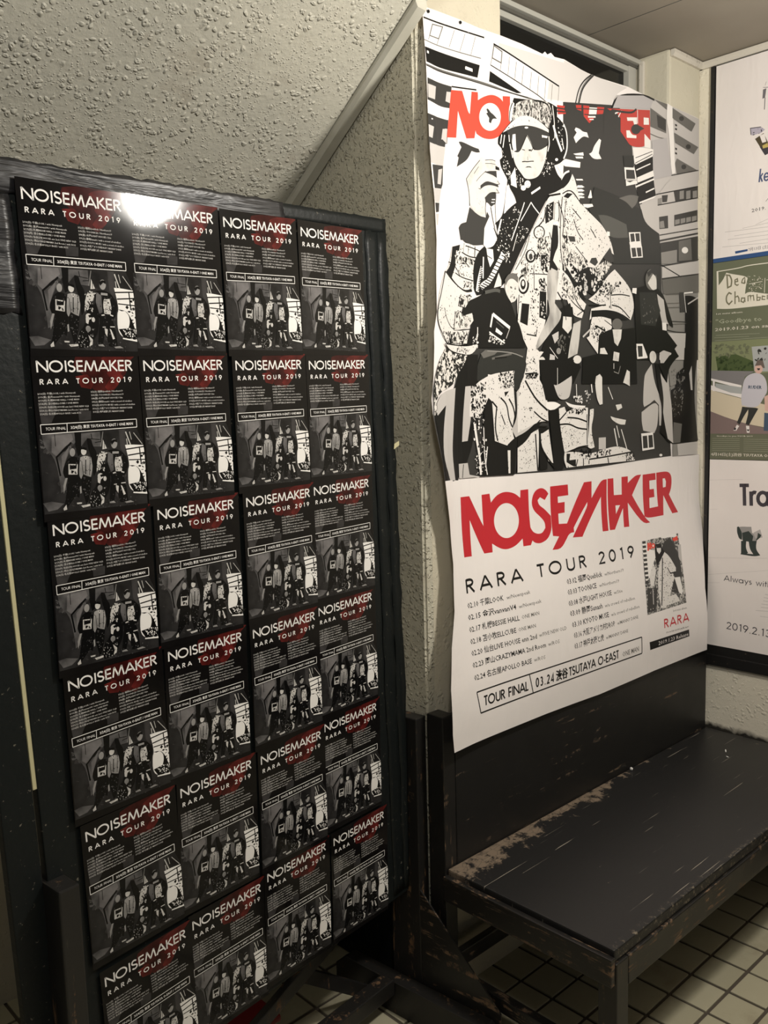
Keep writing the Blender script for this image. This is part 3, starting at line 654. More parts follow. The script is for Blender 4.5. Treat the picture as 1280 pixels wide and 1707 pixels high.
P V 0 18208 17776 18203 17749 18191 17725 18172 17706 18150 17695 18126 17693 18103 17701 18085 17717 18073 17740 18069 17766 18074 17793 18086 17818 18105 17836 18127 17847 18151 17849 18174 17842 18192 17826 18204 17803
S K 23 18408 18968 18245 18561 17819 18066
S K 24 18353 18019 19149 18059
S K 20 18592 18270 18549 18034
S K 15 18288 18817 18012 18402
X K 110,68 18762 18937 19289 19041 19231 18090 18828 18174 18595 18503
X K 50,48 18051 18451 18595 18503 18826 18057 18045 17971
P K 0 18874 18529 19158 18556 19150 18107 18868 18178
X V 16,68 18874 18529 19158 18556 19150 18107 18868 18178
X K 120,45 19925 20018 20518 19904 20774 18956 19996 18878
S K 29 20304 19853 20690 19634
S K 26 20425 18897 20991 18531
P D 0 20084 19128 20384 19148 20426 19019 20168 18992
X K 24,40 20864 19581 22081 19214 21852 18911 20514 19126
P D 0 21080 18539 21171 18659 21396 18692 21486 18574 21350 18462
P D 0 21715 18721 22082 19035 22272 18694 22085 18575
X K 150,99 19995 18829 20947 18577 21032 18235 20403 17494 20241 18171
P K 0 19818 18403 20071 18279 20367 17985 20625 17706 20933 17526 20490 17499 20152 18042 19815 18234
P K 0 20370 18133 20767 18338 21034 18410 20982 17780 20624 17607 20407 17741
X V 40,119 20416 18284 20989 18331 20935 17627 20406 17692
P K 0 20990 18406 21669 18412 21852 18095 21296 17649 20981 17730
X V 34,116 21079 18389 21669 18387 21759 18037 21206 17694
P sm 0 19316 18239 19646 18171 19510 17440 19059 17412 19146 17893
P W 0 21917 19450 22055 19453 22056 19338 21918 19324
P V 0 21005 17540 21462 17772 21927 18239 22302 18449 22980 18083 23231 17808 23337 17413 23138 17082 22739 17223 22207 17314 21641 17271 21042 16987 21137 17296 21829 17436 21458 17428
P K 0 21136 17245 21456 17274 21922 17312 22399 17285 22987 17075 22739 17064 22109 17062 21639 17117 21132 16991
S K 32 22114 17724 22641 17784 23082 17759
S K 37 22160 17454 22593 17426 23087 17133
S K 40 21048 17392 21457 17402 21852 17437
S K 27 22067 17889 22111 17348
X K 90,77 21648 18039 22687 18114 22114 17737 21461 17670
X K 30,55 21278 17658 22019 17705 22064 17371 21321 17458
P V 0 21085 16837 21179 17070 21639 17117 22109 17062 22155 16829 21440 16080 20901 16501 21036 16556
X K 60,83 21130 16839 21869 16817 21536 16340 21171 16535
S D 27 21778 17020 22155 16881
S L 53 20723 16520 21266 16844
S K 45 21404 16837 21821 16712
P V 0 19797 18169 20051 18141 20475 17632 20891 17408 20685 17021 20335 17054 20123 17241 20040 17433 19791 17782
X K 60,71 19797 18169 20050 18044 20475 17632 19785 17418
S K 34 19961 17867 20474 17607
S K 30 20169 17490 20383 17354 20821 17178
S K 26 20466 17086 20822 17254
P V 0 17878 17989 19132 18044 19120 16900 18640 16168 18878 16030 19039 15259 18096 15262 18290 16160 17946 16616 17871 16844
P K 0 18805 17618 19086 17614 19080 16898 18780 16956
P K 0 18062 17269 18370 17263 18290 16723 17984 16802
S K 31 17949 17469 17871 16751
P K 0 18362 17751 18347 17666 18304 17590 18240 17532 18162 17498 18080 17492 18003 17516 17941 17566 17900 17635 17887 17716 17902 17799 17943 17875 18006 17933 18084 17968 18166 17974 18244 17952 18307 17903 18348 17833
P V 0 18284 17745 18273 17679 18243 17620 18196 17575 18140 17549 18080 17545 18024 17563 17979 17602 17950 17657 17940 17720 17951 17785 17981 17844 18027 17889 18083 17916 18143 17921 18199 17903 18245 17864 18274 17809
P K 0 18219 17740 18212 17696 18193 17655 18164 17625 18129 17607 18092 17604 18057 17617 18029 17644 18010 17681 18004 17725 18011 17769 18030 17809 18059 17840 18094 17858 18131 17861 18166 17848 18194 17822 18213 17784
P V 0 18165 17759 18162 17736 18152 17714 18138 17698 18120 17688 18102 17687 18084 17694 18070 17708 18061 17728 18058 17752 18061 17775 18071 17797 18085 17813 18103 17823 18121 17824 18139 17817 18153 17803 18162 17783
X K 60,55 18412 17661 18766 17686 18759 16647 18406 16774
S K 32 18251 16511 18640 16477 18680 16644
X K 60,49 18290 15924 18601 15929 18760 15284 18173 15285
X K 50,68 18769 17921 19090 17946 19086 17637 18805 17618
S K 24 18572 18022 18568 17649 18745 17638
X V 16,62 18822 17360 19063 17374 19040 16944 18820 16982
P K 0 19121 16996 20125 17389 20378 16957 20283 16057 20629 15710 20282 15255 18799 15260 18759 15932 19038 16370
P sm 0 19176 18189 19587 18128 19451 17349 19739 17123 19696 16926 19363 16670 18878 16269 18640 16121 18680 16359 19161 16950 19244 17146 19086 17614
P sm 0 20290 16854 20640 16969 20546 16389 20456 16061 20026 15928 20113 16302
P K 0 19952 17281 20252 17297 20292 17052 20034 16966 19865 17081
P F 0 19822 17030 20205 17024 20202 16727 20030 16584 19778 16735
P L 0 19321 16523 19610 16631 19609 16436 19443 16309
P L 0 19239 16037 19443 15992 19443 15773 19199 15794
X G 30,84 19568 16532 20115 16550 19942 16051 19608 16093
P F 0 19038 15828 19029 15783 19005 15742 18968 15712 18922 15696 18874 15696 18828 15711 18791 15740 18767 15779 18759 15824 18767 15870 18791 15910 18828 15940 18873 15956 18922 15957 18967 15942 19005 15913 19029 15873
P F 0 20647 15913 20636 15875 20602 15841 20551 15815 20488 15801 20422 15801 20360 15813 20309 15837 20276 15870 20265 15907 20277 15945 20310 15979 20360 16004 20423 16018 20489 16020 20551 16008 20603 15984 20636 15951
S L 21 19567 15676 19547 15257
S W 16 19219 16206 19567 15921
P V 0 18562 15953 18798 16100 18957 16080 18759 15908 18799 15453 18641 15739
P G 0 20006 15852 20016 15828 20007 15801 19980 15775 19939 15751 19888 15734 19833 15725 19781 15726 19739 15735 19711 15753 19701 15776 19709 15803 19736 15829 19777 15853 19828 15870 19883 15879 19935 15879 19977 15869
P M 0 19708 16120 19702 16091 19684 16066 19658 16047 19625 16036 19591 16035 19558 16045 19532 16063 19515 16087 19509 16116 19515 16144 19532 16169 19558 16189 19591 16199 19625 16200 19658 16191 19684 16173 19702 16148
P K 0 21493 16597 22106 16801 22689 16797 23392 16878 23499 15245 20672 15254 20718 15965 21440 16080
P G 0 22690 16943 22673 16886 22626 16834 22554 16795 22466 16772 22373 16769 22286 16785 22216 16818 22171 16865 22155 16920 22172 16976 22218 17027 22289 17066 22375 17090 22468 17094 22555 17079 22627 17045 22674 16998
P F 0 22178 16777 22665 16796 22614 16529 22440 16317 22271 16413
P F 0 21558 16238 21768 16256 21932 16077 21533 16082
P F 0 22244 16162 22537 16128 22486 15888 22193 15910
S L 33 22241 15832 22240 15673
S M 24 22583 15756 22483 15542 22239 15594
P F 0 22933 15652 23085 15599 23084 15274 22729 15274
P W 0 23204 17939 23453 18009 23482 17851 23255 17863
P F 0 21344 15459 21529 15524 21644 15433 21643 15251 21298 15252
X M 20,77 22067 17967 22256 17980 22256 17824 22020 17809
P K 0 23313 17978 23904 18116 24089 18177 24762 18051 25067 17796 25552 17060 25557 16957 25245 17098 25206 16816 25839 16425 25687 16317 25958 16089 25700 15981 25492 15978 25330 16181 25022 16276 24773 16169 24524 16214 24331 15959 23515 15947 23370 17114
P G 0 24549 18334 24533 18227 24479 18130 24395 18056 24291 18012 24180 18005 24074 18034 23988 18096 23931 18184 23909 18286 23925 18391 23977 18486 24059 18561 24161 18605 24272 18614 24378 18586 24466 18525 24526 18437
P F 0 24041 18198 24361 18516 24534 18357 24544 18061 24330 17998 24186 18086
P D 0 23987 18486 24263 18630 24504 18527 24459 18425 24267 18508 24083 18372
P L 0 24573 17915 24969 17765 25141 17194 25298 17049 24896 17083 24736 17426
P D2 0 23587 17900 24475 17958 24785 17429 24506 16966 23695 16982
P W 0 24896 17083 25145 17093 25179 16853 24928 16869
X G 26,75 23724 17909 24477 17909 24699 17049 23742 17008
P W 0 23223 17996 23448 18012 23429 17842 23203 17863
P W 0 23444 16411 23796 16421 24087 16030 23515 15971
P D 0 23514 16352 23773 16358 23798 16050 23562 16034
P F 0 24566 16089 24556 16042 24524 15999 24474 15968 24413 15950 24348 15949 24287 15965 24237 15995 24205 16035 24193 16082 24204 16130 24235 16171 24284 16203 24344 16221 24409 16222 24470 16207 24520 16177 24554 16137
P W 0 24775 16119 25023 16251 25485 16171 25337 15975 24778 15966
P V 0 15417 18374 15710 18450 15854 18529 16346 18476 16485 18318 16266 17865 16188 17469 15899 17383 16096 16550 15901 16172 15101 16141 14733 16434 14676 16843 14779 17266 15085 17795 15249 17896
P K 0 15417 18374 15710 18450 15630 18146 15354 17656 15125 17779 15328 17946
S K 32 15105 17798 14930 17385 14687 16927 14690 16535 15102 16163
P V 0 15562 18307 15742 18306 15625 17977 15517 18008
X K 16,44 15562 18307 15742 18306 15625 17977 15517 18008
S K 29 15777 18288 16059 18211 16342 18217
S K 25 15510 17797 15763 17714 16191 17675
P K 0 15085 17795 15352 17614 15647 17470 15899 17383 16151 17423 16117 17485 15864 17423 15538 17546 15243 17770
S K 32 15987 18129 16164 18157 16270 18113
S K 11 15871 18510 15831 18294
S K 14 16029 18464 16008 18270
S K 29 16275 18469 16254 18230
X K 70,36 15486 18215 16341 18152 16192 17729 15510 17797
X K 46,39 15834 17656 16191 17642 16117 17485 15829 17485
X K 40,50 15680 17345 16114 17334 15854 17036 15596 17062
S K 23 15010 16976 15100 16711 15376 16473 16096 16550
X K 150,49 14842 16442 15984 16480 15902 16194 15104 16184
S K 34 15057 16160 15557 16138 15976 16196
X K 24,37 14812 17104 15196 16886 14893 16445 14760 16644
X K 60,57 15477 16947 15777 16924 15876 16540 15339 16535
P K 0 16200 18161 16630 18549 17206 18720 17420 18364 17416 18028 17267 17680 16686 17417 16328 17349 16189 17512
P W 0 16636 18940 17030 18986 17134 18778 16986 18543 16699 18470 16594 18546
P W 0 16699 18470 16950 18473 16982 18212 16837 18045 16750 18234
S W 147 17385 18450 17162 18162 16942 17877 16761 17687 16618 17632 16474 17534
S K 26 17283 18471 17480 18432
S K 26 17213 18381 17410 18342
S K 26 17144 18291 17340 18251
S K 26 17075 18202 17270 18162
S K 26 17006 18113 17201 18072
S K 26 16938 18024 17132 17983
S K 26 16869 17935 17063 17894
S K 26 16808 17864 17002 17822
S K 26 16752 17805 16945 17762
S K 26 16695 17745 16888 17703
S K 26 16630 17691 16822 17648
S K 25 16551 17644 16744 17601
S K 25 16473 17597 16665 17554
S K 25 16399 17554 16591 17512
S K 25 16343 17530 16535 17487
S K 25 16287 17505 16479 17463
S K 25 16231 17481 16422 17438
S W 109 16516 18017 16387 17701 16330 17436
S K 22 16452 17989 16594 18034
S K 22 16440 17936 16576 17981
S K 22 16429 17883 16557 17927
S K 22 16417 17830 16539 17873
S K 22 16406 17777 16520 17819
S K 22 16395 17724 16502 17765
S K 22 16383 17671 16483 17711
S K 22 16372 17617 16465 17657
S K 22 16360 17564 16446 17604
S K 22 16349 17511 16428 17550
S K 22 16337 17458 16409 17496
S W 43 16572 18261 16548 17758
S K 33 16994 18982 17134 18756 17311 18443 17421 18409
X W 40,46 16988 18631 17571 18558 17641 18205 17273 18261
P V 0 16975 17570 17160 17939 17267 17770 17266 17635
P K 0 15894 17168 16400 17332 16903 17565 17339 17595 17633 17253 17818 16896 18007 16674 18197 16167 15861 16105 16023 16547 16177 16903 15700 16833 15743 17007
P F 0 17377 17688 17452 17874 17713 17985 17937 17866 17935 17546 17820 17309 17633 17253 17412 17465
P G 0 17377 17778 17526 17947 17788 17991 17919 17888 17898 17749 17711 17849 17525 17812 17413 17646
X G 12,58 17524 17699 17822 17675 17745 17351 17596 17387
P F 0 15377 16494 15737 16835 16105 16921 16155 16749 15950 16565 15573 16504
X G 30,62 15737 16835 16104 16877 15951 16587 15575 16547
S W 82 16905 16942 17574 16638
S W 59 16905 16942 16815 16625
S L 23 17574 16638 17424 16376
P W 0 17040 16623 17288 16497 17222 16443 17003 16525
S W 37 16766 16511 16893 16449 17368 16261
X W 46,52 16748 16488 17406 16330 17368 16169 16745 16287
S D3 30 17041 16769 17333 16624
S D3 81 16615 17434 17047 17530 17192 17496
S W 29 16315 16604 16312 16449 16272 16294
X W 18,57 16130 16442 16348 16451 16305 16118 16084 16112
P D2 0 16388 15894 16538 16076 16903 16107 17643 16079 18136 15950 18251 15763 18174 15526 17865 15079 17713 15151 17754 15617 16895 15519 16672 15428 16372 15292 16225 15359 16271 15670
P G 0 16426 15984 16611 16078 17123 16067 16975 15974 16534 15875
S G 53 16864 15870 17270 15945 17643 16010
S M 27 16683 16057 17643 16045 18097 15937
S K 38 16974 15883 17455 15926
P K 0 15795 15947 16316 15959 16261 15292 16070 15203 15313 15160 15501 15507
P lp 0 14667 15824 14973 16068 15363 15956 15908 15949 15787 15750 15501 15507 15274 15224 14540 15072 14268 14662 14259 14992 14412 15404
S K 31 14934 16171 15153 16012 15524 15961 15945 15939
S K 23 15122 16180 15533 16144 15915 16146
P V 0 14981 16153 15533 16133 15914 16135 16285 16202 16320 16159 16057 15931 15525 15971 15155 16033
X K 30,40 15246 16101 15913 16102 15946 15972 15406 16000
X K 80,52 15178 16352 15885 16384 15916 16190 15166 16182
P c1 0 18722 18921 19248 19037 19240 18612 18834 18549
P c1 0 19856 19414 20043 19220 20073 18401 19899 18168 19805 18858
P c1 0 18046 18085 18356 18250 18392 18022 18351 17787 18045 17971
P c1 0 20080 18838 20771 18635 20945 18402 20503 18291 20075 18498
P c1 0 19814 18137 20321 17809 20666 17510 20143 17478 19767 17892
P c1 0 21304 18407 21853 18657 22179 18583 21853 18274 21484 18195
P c1 0 15166 16430 15947 16467 15883 16204 15214 16199
P c1 0 15678 17302 16113 17312 15854 17036 15596 17062
P c1 0 15476 16926 15738 16878 15876 16562 15379 16537
P c1 0 15485 18194 15739 18200 16200 18182 16198 18031 15626 18019
P c1 0 17154 15532 17754 15594 17733 15197 17224 15154
S K 34 16006 14493 15989 15071 16147 15248
S K 30 16894 15474 16929 14927
S K 30 17080 15520 17145 14924
S K 33 19579 17647 19869 17374 19948 16938
S K 34 20301 17645 20471 17409 20821 17178
S K 34 20125 17389 20250 17100
S K 29 19674 19938 19920 19541 19830 19100
S K 30 20345 19592 20515 19272 20775 19104
S K 30 21129 19439 21397 19219
S K 28 19250 19131 19408 18818 19319 18430
S K 22 15923 18452 16415 18397 16911 18249
S K 22 15254 18022 15551 17927 15691 17729
S K 21 15703 18196 16055 17975
P K 0 14251 14868 14277 14558 14422 14137 14654 13491 14744 12969 15252 13030 14735 13592 14718 14230 14840 14778 14444 14553
P c1 0 14257 14951 14411 14990 14445 14574 14292 14558
P L 0 14444 14553 14430 14824 14684 15073 15357 15171 15278 14599 15151 13997 15129 13564 15252 13030 14983 13054 14661 13597 14681 14232 14840 14778
P K 0 15356 15160 15764 15204 15739 14633 15565 13912 15827 13899 16041 14403 16059 13842 15770 13411 15397 13415 15385 13018 15252 13030 15129 13564 15186 14212
P K 0 14444 14553 14840 14778 14681 14232 14661 13597 14957 13057 14779 13052 14346 14452
P L 0 15783 15204 16146 15225 15943 14850 16007 14516 15828 13921 15586 13911 15654 14525
P L 0 15418 13402 15809 13397 15879 13112 16302 13034 15596 13045 15429 13059
S K 27 15627 13376 15576 13058
P K 0 16586 14954 16883 14882 16833 14379 16932 13845 17460 13655 17732 13736 17807 13637 17715 12974 16302 13034 16474 13708 16495 14389
P V 0 16147 15248 16672 15450 16969 15520 17716 15594 17713 15151 17748 14822 17784 14586 17624 14120 17734 13855 17538 13699 17121 13813 16933 13869 16844 14837 16698 14930 16346 14439 15929 14495 15943 14850
X K 150,75 15996 15248 16670 15337 16571 14387 16041 14403
X K 120,59 17080 15520 17754 15594 17713 15151 17186 15154
P V 0 16692 15495 16968 15474 16940 14938 16660 14930
X K 20,29 16709 15428 16930 15429 16922 14973 16699 14975
S K 50 16844 14837 17028 14696 16941 14192 17046 13863
S K 46 17183 14924 17444 14757 17513 14358 17738 14092
S K 47 17521 14896 17709 14682 17781 14350
S K 35 17213 14507 17359 14246
X K 36,27 17099 14487 17626 14237 17619 13860 17161 13881
P K 0 17335 15060 17523 15082 17371 14944
P L 0 17827 15056 18173 15337 18406 15051 19121 14530 19121 14260 18879 14317 18639 14251 18400 14042 18007 13914 17774 13924 17624 14120 17859 14419
S K 56 18173 15337 18484 14930 19121 14555
X K 30,31 18016 14771 18601 14664 18208 14505 18014 14533
P K 0 17385 13706 17696 13904 18243 14048 18799 14368 18960 14314 18759 14174 18399 13945 17964 13701 17613 13576 17483 12991 17367 13000
S W 84 16116 14356 16179 13994 16315 13489 16341 13076
S W 34 16491 14253 16505 13477 16606 13056
S W 34 16627 13745 16536 13246
X W 60,65 16006 14493 16573 14478 16606 13056 16150 13091
X K 60,47 16117 14401 16571 14387 16606 13056 16227 13085
P V 0 17964 13677 18678 13982 18706 13000 17832 13014
X K 70,31 17964 13677 18677 13933 18666 13028 17872 13035
S K 28 17905 13656 17813 13015
S K 33 18658 13983 18706 13000
P K 0 18718 14078 19121 14112 19121 13964 18798 13977 18875 13581 19116 13246 19114 13022 18787 13019
P V 0 17440 13609 17555 13603 17541 13023 17464 13028
P V 0 18838 13976 19121 13964 19117 13320 18876 13630
S K 29 18719 14163 19121 14149
P V 0 18174 15512 18641 15538 19040 15055 19121 14785 19162 14268 18799 14304 17853 14025 17865 15089
S K 36 18174 15512 18680 15539
X K 70,61 18212 15512 18720 15515 18641 15395 18212 15382
S K 56 18173 15347 18602 14866 19121 14565
X K 40,31 18289 15323 18959 15250 18920 14862 18445 15156
X K 20,43 18093 14684 18562 14650 18443 14532 18170 14563
S K 41 18542 14554 18879 14351 19162 14268
P K 0 18759 15875 20282 15897 20239 15446 20111 15396 19445 15248 19611 14826 19040 14835 18839 15395
S L 25 19546 15678 19547 15223
P L 0 19383 15236 19527 15211 20175 15471 20197 15321 20113 14970 20029 14870 19777 14824 19569 14901
X K 6,32 19569 15025 19735 14999 19693 14900 19569 14926
P W 0 19080 14786 19446 14792 19694 14701 19447 14582 19202 14563 19040 14664
P W 0 19966 14783 20285 14689 20895 14652 20807 14577 20457 14584 20114 14642
P K 0 19162 14564 19612 14603 19614 14154 19824 13516 19823 12983 19403 12999 19284 13918
P V 0 19612 14603 19861 14647 19946 14495 20371 14637 20939 14599 20944 14004 20993 13533 20465 13534 19866 13413 19655 14153
X K 90,36 19655 14153 20900 13954 20464 13611 19866 13489
S K 42 19613 14279 19946 14495
S K 43 19989 14355 20459 14329 20898 14213
S K 43 19655 14178 20075 14189 20461 14048 20900 14006
S K 35 20896 14420 20904 13590
S K 31 20121 13424 20465 13534 20993 13559
X K 40,86 19861 14647 20895 14575 20720 14424 19946 14470
X W 30,73 20241 14943 20717 14937 20674 14733 20370 14789
P V 0 17847 13668 18360 13981 18718 14088 18757 13940 18706 13010 17833 13023
X K 60,37 17926 13736 18597 13849 18627 13065 17912 13066
P V 0 18797 13938 19162 14071 19363 13165 19157 13228 18836 13691
P K 0 17851 13906 18361 14053 18759 14330 18839 14328 18559 14142 18240 13817 17846 13645
S K 49 18598 13971 18686 13012
S K 50 18798 13963 18835 13568 19404 13062
S K 49 18758 14086 19162 14096
P V 0 21029 14546 21209 14568 21210 14359 21078 13999 21264 13493 21084 13450 20949 13509 20989 13976
X K 14,48 21034 13896 21215 13837 21173 13498 21038 13505
P F 0 21321 15397 21529 15527 21644 15423 21643 15162 21667 14689 21528 14666 21389 14825 21298 15189
P F 0 22933 15655 23085 15588 23083 15181 22730 15290
S W 44 21117 15242 21162 15009
S W 28 21997 15160 22236 14812
P F 0 22382 14649 22678 14671 22728 14562 22480 14486
P F 0 22117 14334 22383 14273 22930 14203 22881 14068 22581 14078 22189 14225
S W 47 22312 13979 22489 13458
S W 33 22433 14056 22584 13698
S W 34 22681 13939 22989 13350
P L 0 21535 13744 21884 13742 21889 13408 21539 13413
S W 26 20390 15245 20413 14890
X W 14,61 20849 15089 21117 15061 21118 14673 20894 14781
P V 0 19866 13413 20121 13424 20466 13405 20996 13298 22006 13455 22538 13455 23195 13283 23355 12996 22399 13000 20999 13009 19951 13000 19824 13237
X K 70,90 20121 13475 22103 13369 22010 13240 20730 13183
S K 42 20997 13166 21916 13192 23195 13255
S K 40 20997 13140 20998 13035
S K 42 21916 13165 21966 13000
X K 26,90 22789 13278 23299 13250 23302 13027 22843 13027
P K 0 19951 13382 20121 13373 20079 13196 20380 13204 20381 13023 20294 13003 19951 13153
S K 39 20467 13199 20381 12997
S K 40 20730 13209 20732 13000
P L 0 24382 15840 24538 15310 24846 14900 25029 14640 24958 13968 24855 13972 24799 14541 24543 14725 23948 14558 23874 14685 23945 15436 24042 15586
P L 0 23802 14411 24543 14699 24798 14592 24752 13975 24549 13751 23902 13853 23803 14109
S D 42 23850 14447 24543 14738 24798 14592 24828 14024
P L 0 24836 15591 24939 15489 25253 15258 25292 15749 25414 14998 25581 14578 25678 13387 25383 13428 25060 14199 24949 14899
P K 0 24530 15867 24831 15846 24836 15591 25052 14898 25056 14588 25009 14122 25383 13428 25678 13387 24856 13765 24958 14020 24978 14589 24795 14901
P K 0 24731 15819 25484 16190 25957 16121 25344 15749 25252 15284 25042 15490
P F 0 24587 16045 24576 15982 24542 15927 24490 15886 24426 15864 24358 15863 24293 15883 24241 15923 24206 15977 24194 16038 24205 16100 24238 16154 24289 16196 24352 16218 24420 16220 24485 16200 24538 16161 24574 16107
P L 0 24773 16175 25022 16256 25484 16190 25033 15874 24830 15871
P W 0 23733 13772 24423 13782 24513 13276 23811 13250
P D 0 23816 13693 24074 13699 24127 13322 23858 13323
P D 0 24148 13701 24388 13706 24442 13331 24187 13324
P W 0 25050 13051 25045 13038 25029 13027 25004 13020 24973 13017 24941 13019 24910 13025 24885 13036 24869 13048 24863 13062 24869 13075 24885 13086 24909 13093 24940 13096 24972 13094 25003 13088 25028 13078 25045 13065
P W 0 23444 16294 23514 16296 23562 16027 24062 16048 24063 16006 23491 15971
"""
ART_LOW = """
P S2 0 15474 12610 15847 12599 16394 11813 16356 12583 16674 12584 16723 12356 16920 12502 17162 12570 17403 12570 17693 12502 17910 12366 17920 12563 18246 12560 18278 11489 18327 11234 18226 11106 17910 11116 17911 11316 17612 11169 17262 11118 16984 11175 16678 11343 16667 11128 16339 11143 15847 12023 15839 11146 15537 11162
P P 0 17828 11788 17779 11638 17672 11513 17522 11430 17350 11398 17177 11419 17023 11491 16904 11604 16834 11745 16818 11899 16860 12045 16954 12169 17091 12255 17258 12292 17434 12275 17598 12205 17731 12091 17811 11946
P S2 0 19102 12370 18945 12215 18739 12307 18635 12237 18684 12106 18938 11970 19187 11769 19199 11415 18999 11183 18719 11107 18510 11111 18319 11188 18223 11371 18245 11618 18361 11433 18555 11357 18764 11354 18915 11479 18909 11639 18717 11802 18473 11969 18370 12168 18434 12397 18588 12525 18817 12553 18998 12475
P S2 0 19185 12555 19957 12547 19984 12277 19515 12266 19526 12083 19831 12081 19819 11794 19512 11793 19516 11514 19894 11485 20065 11677 20007 11223 19557 10872 19122 10865 19486 11181 19222 11226 19212 11509
P S2 0 19177 12546 19969 12543 19995 12251 19506 12254 19525 12027 19828 12018 19817 11792 19526 11793 19523 11495 19898 11482 20732 12545 21103 12546 21111 12067 21576 12543 21873 12542 21869 11059 21577 11071 21581 12067 20565 11042 20105 11077 20895 11823 20901 11979 20192 11337 20194 11212 19943 11212 19551 10838 19120 10866 19505 11199 19213 11226
P S2 0 21920 12552 22223 12546 22256 12050 22676 12031 22663 12548 23011 12544 23010 12343 23434 12545 23759 12539 23236 11963 23877 11218 24128 11054 23731 11051 22987 11761 22965 11054 22684 11068 22712 11631 22204 11052 21947 11064
P P 0 22320 11744 22559 11730 22326 11492
P S2 0 23845 12528 24581 12531 24598 12319 24227 12320 24239 12051 24487 12048 24503 11795 24202 11795 24177 11482 24677 11489 24634 12532 25191 12539 25420 12485 25561 12332 25543 11998 25379 11797 25854 11192 25489 11191 25038 11804 24947 11190 24053 11191 23843 11268
P P 0 25012 12326 25139 12325 25213 12215 25192 12051 25027 12041
S K 35 15399 7972 22841 7813
S K 41 22841 7813 22807 7334
S K 36 22807 7334 15494 7445
S K 31 15494 7445 15399 7972
S K 33 17473 7912 17584 7395
P K 0 23256 7574 25647 7497 25675 7272 23277 7330
P Th 0 23526 10549 25674 10542 25584 8366 23271 8385
P W 0 23533 10548 23809 10546 23780 10283 24313 10172 24187 10016 23861 9717 23704 9441 23443 9353 23485 10067
P D 0 23549 10546 23743 10535 23731 10460 23545 10470
P D 0 23535 10416 23729 10405 23717 10330 23531 10340
P D 0 23521 10287 23714 10275 23701 10199 23516 10211
P D 0 23505 10157 23698 10144 23686 10070 23501 10081
P D 0 23490 10028 23682 10015 23669 9940 23485 9952
P D 0 23474 9899 23666 9885 23653 9810 23468 9823
P D 0 23457 9770 23649 9756 23636 9681 23452 9695
P D 0 23441 9641 23632 9626 23619 9552 23435 9566
P D 0 23424 9513 23616 9497 23603 9422 23419 9437
P D 0 23407 9384 23599 9368 23587 9293 23402 9309
P W 0 24592 10571 25540 10547 25594 10429 25166 10480 24656 10498
P L 0 25563 10188 25744 10187 25643 9598 25482 9798
P D 0 24707 10383 25166 10480 25341 10193 25496 9840 25559 9476 25411 8964 25172 8714 24773 8844 24541 9534 24423 9984
P W 0 25050 9241 25391 9212 25442 8737 25336 8665 25188 8778
P K 0 24247 10374 24573 10356 24591 10201 24708 10099 24387 9859 24143 9720 24140 9850 24167 10234
P V 0 24289 10304 24555 10293 24506 10125 24382 10055 24287 10153
P K 0 24292 10315 24566 10302 24535 10226 24294 10250
P V 0 23984 9871 24069 9602 23828 9167 23658 9129 23666 9447
P V 0 24701 10078 24949 9914 25220 9524 25182 9397 25004 9379 25050 9241 24666 8752 24338 8415 24058 8464 24021 9137 24284 9787
P V 0 24449 8723 25005 8741 25209 8486 24351 8478
S K 53 24531 9926 24111 8519
S K 39 24726 9595 24840 9403 25182 9397
P D 0 23468 9159 24004 9075 23768 8450 23305 8446
S L 45 23748 9094 23671 8638
P R 0 23819 10460 23907 10460 23918 10351 23930 10457 24033 10453 23992 10256 23915 10253 23879 10356 23853 10231 23765 10230
P R 0 24219 10331 24205 10304 24181 10283 24149 10268 24113 10263 24078 10268 24047 10281 24025 10302 24014 10328 24015 10356 24029 10382 24053 10404 24085 10418 24120 10423 24156 10419 24187 10406 24209 10384 24220 10358
P W 0 24160 10338 24154 10326 24143 10316 24130 10310 24115 10308 24100 10309 24087 10315 24078 10325 24073 10336 24074 10349 24080 10361 24090 10370 24104 10377 24119 10379 24134 10377 24147 10371 24156 10362 24161 10350
P R 0 25280 10422 25608 10472 25611 10338 25339 10327
X K 90,41 24296 9828 25022 9728 25020 8805 24032 8533
X W 50,35 23544 9147 25378 8836 25504 8413 23410 8470
"""
